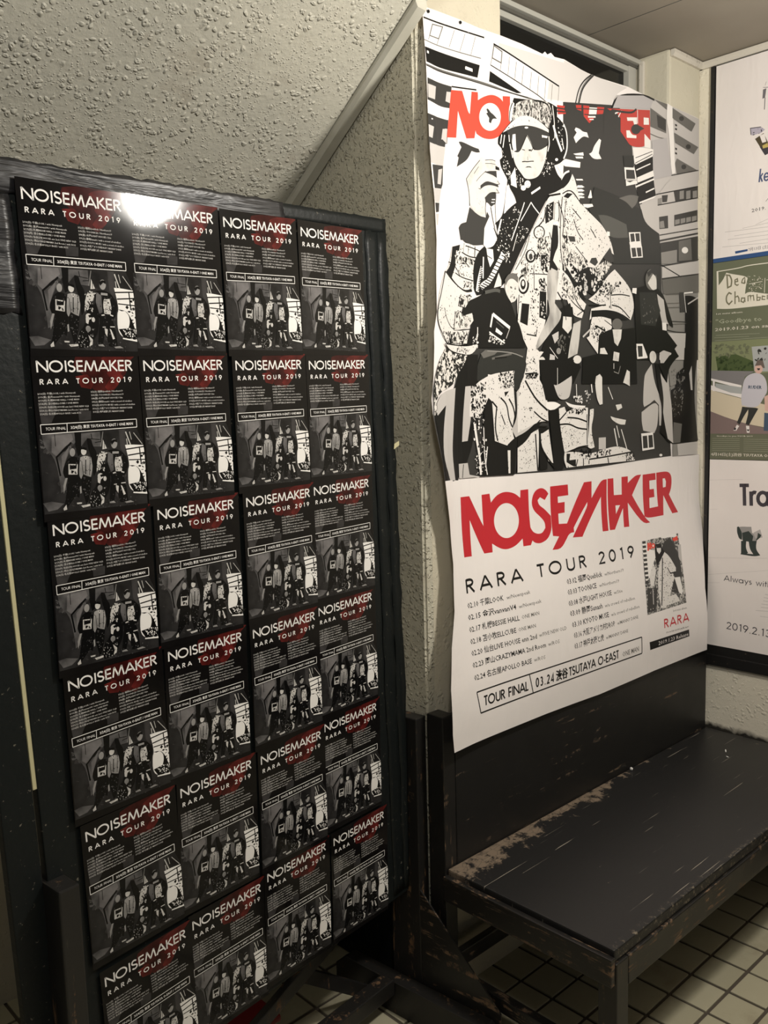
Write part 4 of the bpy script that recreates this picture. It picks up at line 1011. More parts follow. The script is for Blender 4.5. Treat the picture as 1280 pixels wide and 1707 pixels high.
ART_FLY = """
P f1 0 850 291 1308 302 1779 298 1747 258 1609 169 1536 -37 1398 -147 1334 -257 1255 -334 1198 -364 1043 -297 954 -311 873 -247 817 -92 593 62 643 244
P f2 0 1086 200 1199 278 1751 301 1777 279 1630 201 1581 58 1425 -36 1475 -100 1397 -163 1312 -83 1221 -97 1172 -34 1255 91
P f2 0 1239 -97 1423 -68 1373 -226 1277 -287 1184 -316 1118 -252
P f2 0 615 -74 821 -46 950 -156 870 -278 701 -243
P f3 0 -39 -464 160 -381 273 -565 157 -770 -5 -791
P f3 0 618 -609 841 -618 829 -757 622 -763
P g0 0 -67 -944 1650 -931 1797 -1249 1811 -2033 1817 -2202 -81 -2157
X g1 26,63 -53 -967 502 -972 486 -1155 -17 -1270
X f3 50,66 -21 -969 1422 -963 1362 -2131 37 -2096
P k 0 521 -942 640 -941 628 -1181 647 -1260 556 -1315 519 -1158
P f3 0 1313 -941 1432 -948 1438 -1223 1406 -1383 1324 -1247
P g1 0 -19 -940 521 -942 525 -1096 354 -1131 262 -1231 362 -1223 452 -1153 312 -1419 282 -1569 309 -1634 310 -1819 223 -1856 195 -1439 114 -1250 -3 -1120
P g2 0 138 -979 470 -954 495 -1048 388 -1118 282 -1202 192 -1286 116 -1220
S k 29 458 -1092 279 -1232 190 -1301 230 -1595
S k 10 189 -952 189 -1134
P g2 0 273 -1293 419 -1151 312 -1419 296 -1602 271 -1507
P g1 0 638 -964 970 -953 967 -1190 827 -1180 734 -1048 621 -1165
S k 11 734 -1048 959 -1078
S k 11 810 -975 820 -1054
S k 11 867 -1120 974 -1111
P g1 0 -98 -1987 48 -1974 257 -2030 135 -2108 -13 -2120
S g3 11 1023 -956 967 -1190
P w2 0 1012 -1082 1071 -1229 990 -1239
S k 9 1037 -1099 1026 -1226
P w2 0 921 -1313 1066 -1292 1019 -1416 905 -1502 862 -1593 864 -1466
X k 24,27 889 -1279 1066 -1292 1016 -1448 864 -1561
P w1 0 1412 -1197 1515 -1196 1760 -1222 1772 -1313 1780 -1579 1801 -2032 1525 -1993 1421 -1875 1435 -1597 1467 -1551 1459 -1420 1432 -1288
S k 21 1415 -1270 1777 -1247
S k 21 1453 -1371 1789 -1348
S k 18 1466 -1445 1779 -1463
S k 21 1682 -1241 1696 -1539
X k 26,53 1621 -1285 1793 -1298 1793 -2014 1623 -1730
P k 0 1459 -1534 1599 -1547 1686 -1654 1765 -1877 1793 -2014 1525 -1985 1442 -1844 1615 -1829 1559 -1576
P w1 0 1456 -1567 1580 -1553 1651 -1617 1661 -1734 1624 -1830 1503 -1793 1436 -1810 1428 -1679
X w1 40,29 1481 -1832 1808 -1832 1812 -2025 1563 -1989
S w1 21 1506 -1991 1811 -2033
S w2 20 1439 -981 1515 -1196
S w2 11 1513 -985 1540 -1116
S w2 11 1587 -1005 1742 -1204
S w2 14 1448 -1094 1457 -1208
P k 0 404 -1319 312 -1419 268 -1537 308 -1649 359 -1639 304 -1881 277 -2001 252 -2092 302 -2098 468 -1930 516 -1967 567 -1784 571 -1348 489 -1310
P g3 0 508 -1250 503 -1271 493 -1290 479 -1304 463 -1310 447 -1309 433 -1300 421 -1285 415 -1265 414 -1242 419 -1221 429 -1202 442 -1189 458 -1182 475 -1183 489 -1192 500 -1207 507 -1227
P w2 0 378 -1421 537 -1438 518 -1600 367 -1585
P k 0 397 -1441 519 -1455 509 -1506 394 -1511
P k 0 420 -1521 469 -1541 432 -1576 412 -1566
P g3 0 309 -1634 346 -1637 308 -1742 263 -1876 262 -1752
P w2 0 234 -2105 289 -2050 296 -2128 240 -2137
P k 0 581 -1614 770 -1632 707 -1958 642 -2108 604 -1946 567 -1784
P g3 0 589 -1334 677 -1309 777 -1349 803 -1461 750 -1661 683 -1639 617 -1601 576 -1676 546 -1626 560 -1471
S k 15 683 -1341 660 -1605
P w2 0 705 -1249 700 -1269 690 -1286 676 -1298 660 -1304 643 -1303 628 -1294 617 -1280 610 -1262 609 -1242 613 -1222 623 -1205 637 -1193 653 -1187 670 -1188 685 -1196 697 -1210 703 -1229
P k 0 617 -1211 654 -1175 713 -1195 701 -1233 651 -1214
P w2 0 467 -2040 561 -2043 551 -2066 474 -2064
P w2 0 539 -2096 714 -2085 711 -2117 571 -2131
S k 8 609 -1397 616 -1617
S k 9 757 -1379 727 -1628
S w2 9 658 -1324 680 -1372 710 -1328
X k 14,20 589 -1334 795 -1350 752 -1646 563 -1628
P g3 0 540 -1797 567 -1784 566 -1894 539 -1907
X g1 30,20 580 -1629 752 -1646 707 -1958 579 -2037
X f3 40,26 353 -1330 571 -1348 511 -2029 271 -2063
P k 0 734 -1048 802 -1068 827 -1180 889 -1279 864 -1561 804 -1651 779 -1333 740 -1173
P k 0 923 -1503 1016 -1448 1098 -1551 1091 -1840 1006 -1992 886 -2138 708 -2148 685 -2018 729 -1912 843 -1814
X w2 30,30 889 -1279 1067 -1276 1006 -1574 862 -1593
P w2 0 971 -1667 966 -1683 956 -1696 941 -1706 923 -1710 905 -1708 888 -1700 875 -1688 867 -1673 865 -1657 870 -1641 880 -1628 895 -1618 913 -1614 931 -1616 948 -1623 961 -1635 969 -1650
P w2 0 863 -1680 923 -1702 899 -1780 862 -1760
P k 0 910 -1645 984 -1620 989 -1669 925 -1679
P g3 0 937 -1856 933 -1872 924 -1885 911 -1894 896 -1898 881 -1897 867 -1890 856 -1878 850 -1863 849 -1846 853 -1830 862 -1817 874 -1807 889 -1803 904 -1805 918 -1812 929 -1824 936 -1839
P w2 0 1023 -1712 1020 -1725 1014 -1736 1006 -1744 996 -1747 986 -1746 977 -1741 970 -1732 966 -1720 966 -1707 969 -1694 974 -1683 983 -1675 992 -1671 1002 -1672 1011 -1678 1018 -1687 1022 -1699
P w2 0 885 -1946 959 -2018 943 -2097 887 -2122 912 -2045
X g3 30,27 718 -1832 1020 -1832 883 -2170 694 -2115
P k 0 1086 -1262 1233 -1241 1374 -1316 1455 -1469 1403 -1644 1342 -1703 1384 -1871 1399 -2135 1251 -2118 1197 -1883 1124 -2102 1052 -2094 1123 -1682 1041 -1578 1057 -1387
P g1 0 1085 -1278 1171 -1332 1167 -1589 1110 -1616 1062 -1436
P g3 0 1271 -1163 1265 -1190 1253 -1213 1236 -1230 1216 -1238 1196 -1237 1178 -1226 1164 -1207 1156 -1183 1155 -1155 1160 -1128 1173 -1105 1189 -1088 1209 -1080 1229 -1081 1247 -1092 1261 -1111 1269 -1136
P k 0 1152 -1123 1209 -1087 1263 -1098 1268 -1147 1224 -1128 1165 -1180
X f3 40,31 1085 -1278 1430 -1320 1397 -1708 1069 -1677
X g1 34,21 1142 -1668 1399 -1692 1365 -2098 1109 -2068
P w2 0 1212 -1384 1313 -1376 1339 -1508 1312 -1619 1202 -1609 1186 -1478
X k 30,24 1205 -1351 1352 -1363 1322 -1604 1185 -1591
S g3 36 1164 -1303 1282 -1309
S w2 20 1145 -1636 1200 -1628
S w2 20 1302 -1626 1356 -1642
P w2 0 1183 -1833 1236 -1855 1218 -1967 1186 -1915
P w2 0 1274 -1843 1301 -1862 1355 -1999 1316 -2011
S w2 13 1148 -1821 1203 -1819
S w2 14 1286 -1812 1370 -1812
P g3 0 1043 -2093 1125 -2086 1159 -2123 1050 -2118
P g3 0 1325 -2127 1439 -2115 1503 -2148 1361 -2150
X g1 60,17 410 -2017 1596 -2059 1584 -2207 449 -2147
S w1 11 -29 -793 1662 -785
S w1 11 1662 -785 1661 -917
S w1 11 1661 -917 -26 -935
S w1 10 -26 -935 -29 -793
S w1 10 409 -790 402 -932
"""
ART_RA = """
P bl 0 570 19111 2310 19116 2315 18913 550 18966
P lv 0 1681 22793 2005 22755 2127 22650 2009 22582 1726 22571
S n1 21 1705 22595 1681 22793 2005 22755
X n1 10,47 1722 22784 2086 22697 2009 22563 1767 22581
P yo 0 1831 22451 2089 22563 2232 22245 2238 22015 2145 21921
P n1 0 1978 22188 2235 22130 2240 21939 2145 21910
P Wp 0 1970 22515 2110 22540 2175 22296 2056 22285
P ye 0 2058 22208 2216 22249 2235 22130 2080 22119
S g9 15 2038 23865 2193 23835
P g9 0 2039 23808 2138 23819 2105 23564 2026 23547
S g9 25 2105 23564 2093 23227
S g9 10 2133 24008 2096 23906
S g9 15 2198 20572 2272 20648
P bl 0 1280 19247 1678 19258 1680 19198 1294 19173
S g8 12 869 19435 2304 19351
S g8 12 1423 19466 2301 19469
S g8 12 1038 19636 2298 19586
S g8 12 1249 19716 2295 19703
S g8 12 947 19876 2293 19820
S g8 11 1497 19901 2290 19937
S g8 11 1909 19944 2287 20054
"""
ART_RB = """
P gr2 0 550 16537 2600 16513 2626 15502 503 15403
P gr3 0 714 16066 1367 16110 2005 15829 1973 15444 837 15389
X gr4 60,105 714 16066 1922 15833 1931 15467 835 15515
X gr1 40,127 618 16449 1785 16370 1793 16003 625 16071
P Gc 0 1870 16303 2605 16314 2626 15516 1971 15546
X dk 10,102 1914 16199 2365 16250 2294 15813 1964 15831
P cr 0 698 18718 752 18711 772 18279 910 18426 1014 18637 1187 18575 1612 18462 1697 18392 1641 18138 1624 17919 1748 17986 2325 17843 2566 17817 2574 17522 1549 17514 1080 17518 730 17562
S cr 27 704 18707 1439 18725 1689 18772 2542 18758
X cr 50,36 1675 18475 2150 18396 2161 17940 1707 17950
S cr 16 1743 18207 2154 18238
S cr 16 2232 18327 2223 17894
S cr 15 2274 18263 2555 18269
S ol 46 1038 18533 1067 18173 1173 18212 1202 18391 1124 18542 994 18569
S ol 38 1278 18321 1384 18329 1372 18411 1298 18380 1301 18258 1365 18210 1418 18234
S ol 37 1613 18422 1531 18372 1512 18274 1596 18244 1613 18422 1617 18241
S ol 46 1200 17965 1113 18015 1029 17922 1032 17738 1120 17658 1225 17759
S ol 38 1305 18035 1313 17648
S ol 38 1309 17852 1393 17884 1437 17818 1440 17696
S ol 37 1627 17798 1522 17809 1503 17710 1588 17671 1627 17798 1630 17677
S ol 34 1724 17688 1720 17849 1793 17861 1807 17699 1803 17840 1886 17851 1910 17688
S ol 34 1999 17879 2003 17689 2085 17690 2104 17768 2001 17779
S ol 34 2256 17772 2164 17801 2156 17703 2258 17692
S ol 34 2316 17825 2319 17686
P gy 0 487 15642 1991 15551 1680 15401 1601 15137 492 15388
P Wp 0 492 15392 1580 15137 1582 15034 493 15324
P Wp 0 495 15176 1586 14869 1588 14745 498 15027
P ta 0 487 15027 1610 14723 2653 14436 2670 13769 1882 13913 1497 14019 499 14345
P br 0 499 14345 1497 14019 1882 13913 2671 13728 2674 13627 511 13628
P Gc 0 729 15231 1581 15075 1586 14869 1219 14921 732 15104
P Wp 0 504 15345 571 15332 573 14982 510 14995
P Wp 0 638 15340 705 15326 707 14978 645 14991
P sw 0 1681 15380 1930 15513 2179 15481 2348 15292 2397 14927 2299 14767 2161 14526 2038 14447 1786 14451 1657 14515 1615 14496 1569 14662 1602 15075
P dk 0 1616 14475 1786 14451 2038 14436 2122 14404 1962 14119 1841 13892 1734 13934 1812 14244 1808 14389 1665 14163 1542 13914 1455 13977 1577 14289
P Wp 0 1456 13914 1532 13872 1439 13726 1352 13726
P Wp 0 1746 13882 1852 13872 1867 13664 1782 13664
P dk 0 1371 13831 1437 13810 1417 13736 1362 13757
P dk 0 1769 13768 1865 13768 1824 13695
P sk 0 2231 15610 2225 15562 2204 15520 2171 15490 2129 15475 2085 15477 2042 15496 2007 15530 1984 15573 1975 15622 1982 15671 2003 15712 2037 15742 2078 15757 2123 15755 2165 15736 2199 15702 2223 15659
P ha 0 1987 15713 2066 15891 2231 15862 2298 15637 2237 15640 2173 15724
P dk 0 2051 15639 2155 15634 2135 15584 2084 15577
P de 0 2311 14279 2658 14234 2672 13708 2304 13727
P sk 0 2299 14767 2641 14919 2658 14234 2330 14340
P gr5 0 512 13617 2674 13627 2694 12833 525 12841
S g7 7 650 13478 1552 13475
S g7 7 1680 13466 2679 13454
S g7 7 651 13414 1553 13412
S g7 7 1682 13403 2680 13393
S g7 7 652 13350 1554 13349
S g7 7 1683 13340 2682 13332
S g7 7 653 13285 1556 13286
S g7 7 1684 13278 2683 13271
S g7 7 654 13221 1557 13224
S g7 7 1686 13215 2685 13210
S g7 7 655 13156 1558 13161
S g7 7 1687 13152 2686 13149
S g7 7 657 13092 1560 13098
S g7 7 1689 13090 2688 13088
S g7 8 701 16735 2109 16689
S g7 8 658 16666 1779 16624
S g7 8 682 16570 2398 16557
"""
ART_RC = """
X g6 3,11 1525 10781 1638 10790 1641 10642 1528 10633
P sd 0 1528 10633 1640 10698 1975 10706 2195 10761 2271 10621 2277 10402 2169 10318 2060 10235 1911 10258 1649 10270 1572 10338
P n2 0 1527 10670 1583 10693 1700 10498 1687 10274 1610 10304 1531 10484
P n2 0 1700 10498 1904 10571 2056 10419 2023 10231 1725 10240
P Wp 0 1974 10780 2517 10787 2526 10424 2277 10365 2017 10526
P g8 0 2053 10529 2270 10657 2349 10408 2131 10352
P n2 0 1669 10235 1837 10251 1823 10026 1902 9867 1809 9820 1677 9844
P n2 0 1911 10258 2170 10282 2139 10021 2290 9834 2108 9777 1659 9804 1677 9844 2069 9847 1954 10002
P n2 0 2115 10240 2185 10393 2200 10542 2311 10478 2277 10402
S g8 12 2465 8618 2571 8603
S g8 12 2432 8510 2574 8500
S g8 12 2416 8403 2576 8397
S g8 12 2364 8292 2579 8294
S g8 12 2348 8185 2581 8190
S g8 12 2185 8056 2584 8087
S g8 10 2337 7892 2589 7895
S g8 6 570 12129 1682 12195
S g8 6 587 11176 862 11194
S g8 6 575 9575 2510 9765
S g8 6 585 9017 2552 9385
S g8 6 590 8746 986 8797
"""
OUT_UP = [(1.4702, 2.3418), (1.5279, 2.3439), (1.5855, 2.3452), (1.6619, 2.3441), (1.738, 2.3473), (1.818, 2.3479), (1.9023, 2.3444), (1.9122, 2.3524), (1.9223, 2.3477), (1.9373, 2.3555), (1.9526, 2.3491), (1.994, 2.353), (2.1109, 2.3409), (2.3005, 2.3512), (2.3768, 2.3478), (2.5144, 2.3476), (2.7003, 2.344), (2.7182, 1.8277), (2.7277, 1.5621), (2.7131, 1.4463), (2.7367, 1.3382), (2.7422, 1.2787), (1.4864, 1.2963), (1.4745, 1.3085), (1.467, 1.3489), (1.4416, 1.4138), (1.4278, 1.4595), (1.4247, 1.4913), (1.4379, 1.5387), (1.4484, 1.6048), (1.4516, 1.6418), (1.4677, 1.6852), (1.4716, 1.7671), (1.4778, 1.8437), (1.4738, 1.9296), (1.4615, 2.007), (1.4556, 2.0747), (1.4645, 2.2084), (1.467, 2.2755)]
OUT_LOW = [(1.4638, 1.3071), (1.7514, 1.2949), (2.0354, 1.2888), (2.3479, 1.2848), (2.7222, 1.2959), (2.7322, 1.088), (2.6852, 0.8631), (2.6849, 0.6582), (2.3493, 0.6649), (2.0639, 0.6623), (1.8123, 0.6719), (1.4436, 0.6795), (1.4388, 0.7241), (1.4418, 0.829), (1.461, 0.9218), (1.489, 0.9991), (1.5028, 1.1091), (1.492, 1.2094)]
TXT_LOW = [('RARA TOUR 2019', 1.5467, 1.0303, 2.306, 1.0149, 0.0334, 'K', 1), ('02.10 千葉LOOK', 1.5458, 0.9956, 1.6852, 0.9913, 0.0124, 'K', 0), ('w/Newspeak', 1.6966, 0.9911, 1.7919, 0.9907, 0.0092, 'G', 0), ('02.15 金沢vanvanV4', 1.5424, 0.968, 1.728, 0.9615, 0.0124, 'K', 0), ('w/Newspeak', 1.7388, 0.9613, 1.8319, 0.9609, 0.0093, 'G', 0), ('02.17 札幌BESSIE HALL', 1.5405, 0.9395, 1.7348, 0.9326, 0.0123, 'K', 0), ('ONE MAN', 1.7441, 0.9337, 1.8153, 0.9324, 0.0093, 'G', 0), ('02.18 苫小牧ELLCUBE', 1.5387, 0.9116, 1.7152, 0.9052, 0.0123, 'K', 0), ('ONE MAN', 1.7243, 0.9057, 1.7946, 0.9038, 0.0093, 'G', 0), ('02.20 仙台LIVE HOUSE enn 2nd', 1.5371, 0.8843, 1.7932, 0.8751, 0.0123, 'K', 0), ('w/FIVE NEW OLD', 1.8029, 0.8767, 1.9226, 0.8735, 0.0095, 'G', 0), ('02.23 岡山CRAZYMAMA 2nd Room', 1.5356, 0.8563, 1.8258, 0.8464, 0.0123, 'K', 0), ('w/ROS', 1.8355, 0.8468, 1.8845, 0.8451, 0.0097, 'G', 0), ('02.24 名古屋APOLLO BASE', 1.536, 0.8262, 1.7614, 0.8181, 0.0124, 'K', 0), ('w/ROS', 1.7709, 0.8195, 1.8181, 0.8175, 0.0096, 'G', 0), ('03.02 福岡Queblick', 1.9546, 0.9882, 2.1264, 0.9839, 0.014, 'K', 0), ('w/Northern19', 2.1378, 0.9834, 2.237, 0.9817, 0.0092, 'G', 0), ('03.03 TOONICE', 1.951, 0.9604, 2.0899, 0.9574, 0.0139, 'K', 0), ('w/Northern19', 2.1036, 0.9571, 2.2056, 0.9552, 0.0091, 'G', 0), ('03.08 水戸LIGHT HOUSE', 1.9471, 0.931, 2.1582, 0.9261, 0.0139, 'K', 0), ('w/Stie', 2.1699, 0.9261, 2.2147, 0.9252, 0.0092, 'G', 0), ('03.09 静岡Sunash', 1.9464, 0.904, 2.1037, 0.8986, 0.0139, 'K', 0), ('w/a crowd of rebellion', 2.1152, 0.8985, 2.2724, 0.8942, 0.0091, 'G', 0), ('03.10 KYOTO MUSE', 1.9486, 0.8734, 2.1282, 0.8696, 0.014, 'K', 0), ('w/a crowd of rebellion', 2.1397, 0.8688, 2.2897, 0.8668, 0.0091, 'G', 0), ('03.16 大阪アメリカ村DROP', 1.951, 0.8444, 2.1524, 0.8396, 0.0141, 'K', 0), ('w/MANNY DANE', 2.1643, 0.8399, 2.2765, 0.8387, 0.0093, 'G', 0), ('03.17 神戸太陽と虎', 1.9482, 0.8157, 2.0891, 0.8118, 0.0142, 'K', 0), ('w/MANNY DANE', 2.1004, 0.8114, 2.2151, 0.8094, 0.0092, 'G', 0), ('TOUR FINAL', 1.5637, 0.7583, 1.7396, 0.7535, 0.0235, 'K', 1), ('03.24', 1.7707, 0.7535, 1.8483, 0.7498, 0.0231, 'K', 1), ('渋谷', 1.8573, 0.7507, 1.9087, 0.749, 0.0215, 'K', 5), ('TSUTAYA O-EAST', 1.9159, 0.7486, 2.1583, 0.7457, 0.0231, 'K', 1), ('ONE MAN', 2.177, 0.745, 2.2639, 0.7444, 0.0143, 'G', 0), ('RARA', 2.4138, 0.7825, 2.5677, 0.7766, 0.0271, 'S2', 1), ('3rd mini album', 2.4741, 0.8222, 2.5572, 0.8181, 0.0061, 'G', 0), ('2019.1.23 Release', 2.3763, 0.7379, 2.5602, 0.7309, 0.0117, 'P', 0), ('noisemaker', 2.4253, 0.7649, 2.5649, 0.7569, 0.0062, 'G', 0)]
TXT_FLY = [('NOISEMAKER', -0.0016, -0.0008, 0.1661, 0.0006, 0.0172, 'w1', 2), ('RARA TOUR 2019', 0.0018, -0.0191, 0.1627, -0.0174, 0.0079, 'w1', 3), ('2/10(日) 千葉LOOK / with Newspeak', -0.0031, -0.0343, 0.06, -0.0336, 0.0025, 'w3', 0), ('2/15(金) 金沢vanvanV4 / with Newspeak', -0.0029, -0.0393, 0.0671, -0.039, 0.0025, 'w3', 0), ('2/17(日) 札幌BESSIE HALL / ONE MAN', -0.0027, -0.0443, 0.065, -0.0441, 0.0025, 'w3', 0), ('2/18(月) 苫小牧ELLCUBE / ONE MAN', -0.0025, -0.0494, 0.0629, -0.0493, 0.0025, 'w3', 0), ('2/20(水) 仙台LIVE HOUSE enn 2nd / FIVE NEW OLD', -0.0024, -0.0544, 0.0812, -0.0552, 0.0025, 'w3', 0), ('2/23(土) 岡山CRAZYMAMA 2nd Room / with ROS', -0.0022, -0.0594, 0.0799, -0.0604, 0.0025, 'w3', 0), ('2/24(日) 名古屋APOLLO BASE / with ROS', -0.002, -0.0645, 0.0666, -0.0651, 0.0025, 'w3', 0), ('3/2(土) 福岡Queblick / Northern19', 0.0862, -0.0332, 0.1442, -0.0327, 0.0026, 'w3', 0), ('3/3(日) TOONICE / Northern19', 0.0864, -0.0385, 0.1452, -0.0382, 0.0026, 'w3', 0), ('3/8(金) 水戸LIGHT HOUSE / Stie', 0.0867, -0.0437, 0.1433, -0.0436, 0.0026, 'w3', 0), ('3/9(土) 静岡Sunash / with a crowd of rebellion', 0.0869, -0.049, 0.1601, -0.0496, 0.0026, 'w3', 0), ('3/10(日) KYOTO MUSE / with a crowd of rebellion', 0.0871, -0.0543, 0.1653, -0.0552, 0.0026, 'w3', 0), ('3/16(土) 大阪アメリカ村DROP / MANNY DANE', 0.0874, -0.0596, 0.1601, -0.0605, 0.0026, 'w3', 0), ('3/17(日) 神戸太陽と虎 / MANNY DANE', 0.0876, -0.0649, 0.1438, -0.0654, 0.0026, 'w3', 0), ('TOUR FINAL', 0.005, -0.0881, 0.0384, -0.0885, 0.0042, 'w1', 4), ('3/24(日) 東京 TSUTAYA O-EAST / ONE MAN', 0.0468, -0.0881, 0.1588, -0.0875, 0.0043, 'w1', 0)]
TXT_RA = [('ke', 0.1962, 2.117, 0.2283, 2.1157, 0.0368, 'bl2', 4), ('2019.', 0.1778, 2.0327, 0.2204, 2.0339, 0.0102, 'n1', 0), ('7月13日 (土)', 0.17, 1.9195, 0.2308, 1.9207, 0.008, 'g9', 0)]
TXT_RB = [('1st mini album', 0.0712, 1.7378, 0.1553, 1.7361, 0.0046, 'cr', 0), ('"Goodbye to', 0.0695, 1.71, 0.2161, 1.7065, 0.0129, 'g7', 0), ('2019.01.23 on sa', 0.0677, 1.6866, 0.236, 1.6859, 0.0096, 'cr', 5), ('RUDER', 0.1794, 1.5027, 0.2201, 1.5004, 0.0102, 'de', 5), ('4月14日(土)渋谷 TSUTAYA O-', 0.0614, 1.293, 0.2488, 1.292, 0.0082, 'cr', 5), ('Goodbye to you TOUR 2019', 0.0794, 1.3537, 0.1965, 1.3536, 0.0038, 'cr', 0)]
TXT_RC = [('Tra', 0.1595, 1.1362, 0.2577, 1.1406, 0.0682, 'n1', 6), ('Always with', 0.1121, 0.8883, 0.2677, 0.885, 0.0183, 'n1', 4), ('2019.2.13', 0.123, 0.7301, 0.2681, 0.7259, 0.0238, 'n1', 4)]
POSES = {'11': (0.5368, 0.3154, 0.0262), '12': (0.7229, 0.3213, 0.0262), '13': (0.9126, 0.3251, 0.0384), '14': (1.1045, 0.3327, 0.0175), '21': (0.5426, 0.065, 0.0192), '22': (0.7316, 0.0694, 0.0192), '23': (0.9284, 0.073, 0.0209), '24': (1.1172, 0.0767, 0.0209), '31': (0.5521, -0.185, 0.0105), '32': (0.7447, -0.1823, 0.0035), '33': (0.942, -0.1809, 0.014), '34': (1.122, -0.1763, 0.0157), '41': (0.561, -0.4365, 0.0192), '42': (0.7521, -0.4342, -0.0052), '43': (0.9468, -0.4358, 0.0122), '44': (1.1259, -0.4284, 0.0157), '51': (0.5747, -0.6962, 0.0279), '52': (0.7642, -0.6909, -0.007), '53': (0.9553, -0.6927, 0.0035), '54': (1.1345, -0.6815, -0.0), '61': (0.5933, -0.9644, 0.0332), '62': (0.7766, -0.9533, -0.0017), '63': (0.9612, -0.9413, -0.0122), '64': (1.1538, -0.945, -0.007)}
def curl(x, z): return math.exp(-max(x-1.455, 0)/0.075)*(0.040+0.009*math.sin(z*5.3+0.6))*min(1, max(0, (2.35-z)/0.30))
def s_up(x, z):
    c = curl(x, z)
    return 1.412-c-0.0022*math.sin(x*7.1+z*3.0)*math.sin(z*5.0+1.0)
def s_low(x, z):
    t = min(1, max(0, (1.22-z)/0.50)); t = t*t*(3-2*t)
    return 1.4065-0.062*t-curl(x, z)*(1-0.6*t)-0.002*math.sin(x*9+z*4)*math.sin(z*8)-0.05*max(0,x-2.66)
# ------------------------------------------------------------------ room shell
XC, D, XR, ZC = 1.45, 1.42, 2.73, 2.515
SOF = lambda y: 2.329-0.70*(y-1.382)
def struct(name, bm, m, parent=None, smooth=False):
    o = obj(name, bm, m, parent, smooth)
    if parent is None: o['kind'] = 'structure'
    return o
bm = bmesh.new(); box(bm, (-1.2, -1.8, -0.08), (XR, 3.3, -0.0045)); floor = struct('floor', bm, M_grout)
TX, TY, GX, GY = 0.1095, 0.0985, 1.895-0.1095*20, 1.032-0.0985*30
tile_me = None; bmr = bmesh.new(); nt_ = 0
for i in range(-9, 28):
    for j in range(2, 54):
        cx, cy = GX+(i+0.5)*TX, GY+(j+0.5)*TY
        x0, x1 = cx-TX/2+0.0045, min(cx+TX/2-0.0045, XR-0.002)
        if x1-x0 < 0.02 or cy > 3.25 or cx > XR: continue
        if cx > XC-0.03 and cy > D-0.02: continue
        if x1-x0 > 0.095 and 0.93 < cx and 0.28 < cy < 1.83:
            if tile_me is None:
                b2 = bmesh.new(); box(b2, (-TX/2+0.0045, -TY/2+0.0045, -0.0045), (TX/2-0.0045, TY/2-0.0045, 0), 0.0012); tile_me = bpy.data.meshes.new('tile'); b2.to_mesh(tile_me); b2.free(); tile_me.materials.append(M_tile)
            o = bpy.data.objects.new('tile', tile_me); link(o); o.parent = floor; o.location = (cx, cy, random.uniform(-0.0006, 0.0004)); nt_ += 1
            o.rotation_euler = (random.uniform(-.003, .003), random.uniform(-.003, .003), random.uniform(-.004, .004))
        else: box(bmr, (x0, cy-TY/2+0.0045, -0.0045), (x1, cy+TY/2-0.0045, 0))
o = obj('outer_tiles', bmr, M_tile, floor); o['kind'] = 'stuff'
print('tiles', nt_)
# stair side wall: the triangle under the sloping ceiling and the pier end that carries the big poster
bm = bmesh.new()
prism(bm, [(XC, D, 0), (XC, 3.3, 0), (XC, 3.3, SOF(3.3)), (XC, D, SOF(D))], (0.026, 0, 0)); bmesh.ops.bevel(bm, geom=[e for e in bm.edges if all(abs(v.co.y-D) < 1e-4 and abs(v.co.x-XC) < 1e-4 for v in e.verts)], offset=0.006, segments=3, affect='EDGES')
struct('wall_stair', bm, M_stairwall)
bm = bmesh.new(); box(bm, (XC+0.0262, D, 0), (1.747, 1.60, ZC), 0); box(bm, (XC, D, SOF(D)), (XC+0.026, 1.60, ZC))
box(bm, (1.747, D, 0), (2.54, 1.60, 1.55)); struct('wall_front', bm, M_wall)
bm = bmesh.new(); box(bm, (2.54, D, 0), (XR, 1.60, ZC), 0.009); struct('wall_pier', bm, M_wall_smooth)
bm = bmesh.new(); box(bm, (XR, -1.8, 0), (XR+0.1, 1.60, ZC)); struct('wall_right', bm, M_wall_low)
bm = bmesh.new(); box(bm, (-1.2, 2.2, 0), (XC, 2.3, SOF(2.2)+0.02)); struct('wall_back', bm, M_wall)
# sloping underside of the stairs
bm = bmesh.new(); y0, y1 = 1.116, 3.3
prism(bm, [(-1.2, y0, SOF(y0)), (-1.2, y1, SOF(y1)), (-1.2, y1, SOF(y1)+0.15), (-1.2, y0, SOF(y0)+0.15)], (XC+1.2, 0, 0)); struct('ceiling_stair', bm, M_soffit)
# flat ceiling of boards
bm = bmesh.new(); box(bm, (-1.2, -1.8, ZC+0.006), (XR, 1.6, ZC+0.06)); ceiling = struct('ceiling', bm, M_pin)
for (xa, ya, xb, yb) in [(XC-0.003, 0.10, 2.2685, 1.60), (2.2735, 0.10, XR, 1.60), (XC-0.003, -1.8, 2.270, 0.097), (2.273, -1.8, XR, 0.097), (-1.2, -0.4, XC-0.006, 1.113), (-1.2, -1.8, XC-0.006, -0.403)]:
    bm = bmesh.new(); box(bm, (xa, ya, ZC), (xb, yb, ZC+0.0058)); obj('ceiling_board', bm, M_ceiling, ceiling)
bm = bmesh.new(); box(bm, (2.2683, -1.8, ZC+0.0006), (2.2737, 1.60, ZC+0.0055)); obj('joint_strip', bm, M_pin, ceiling)
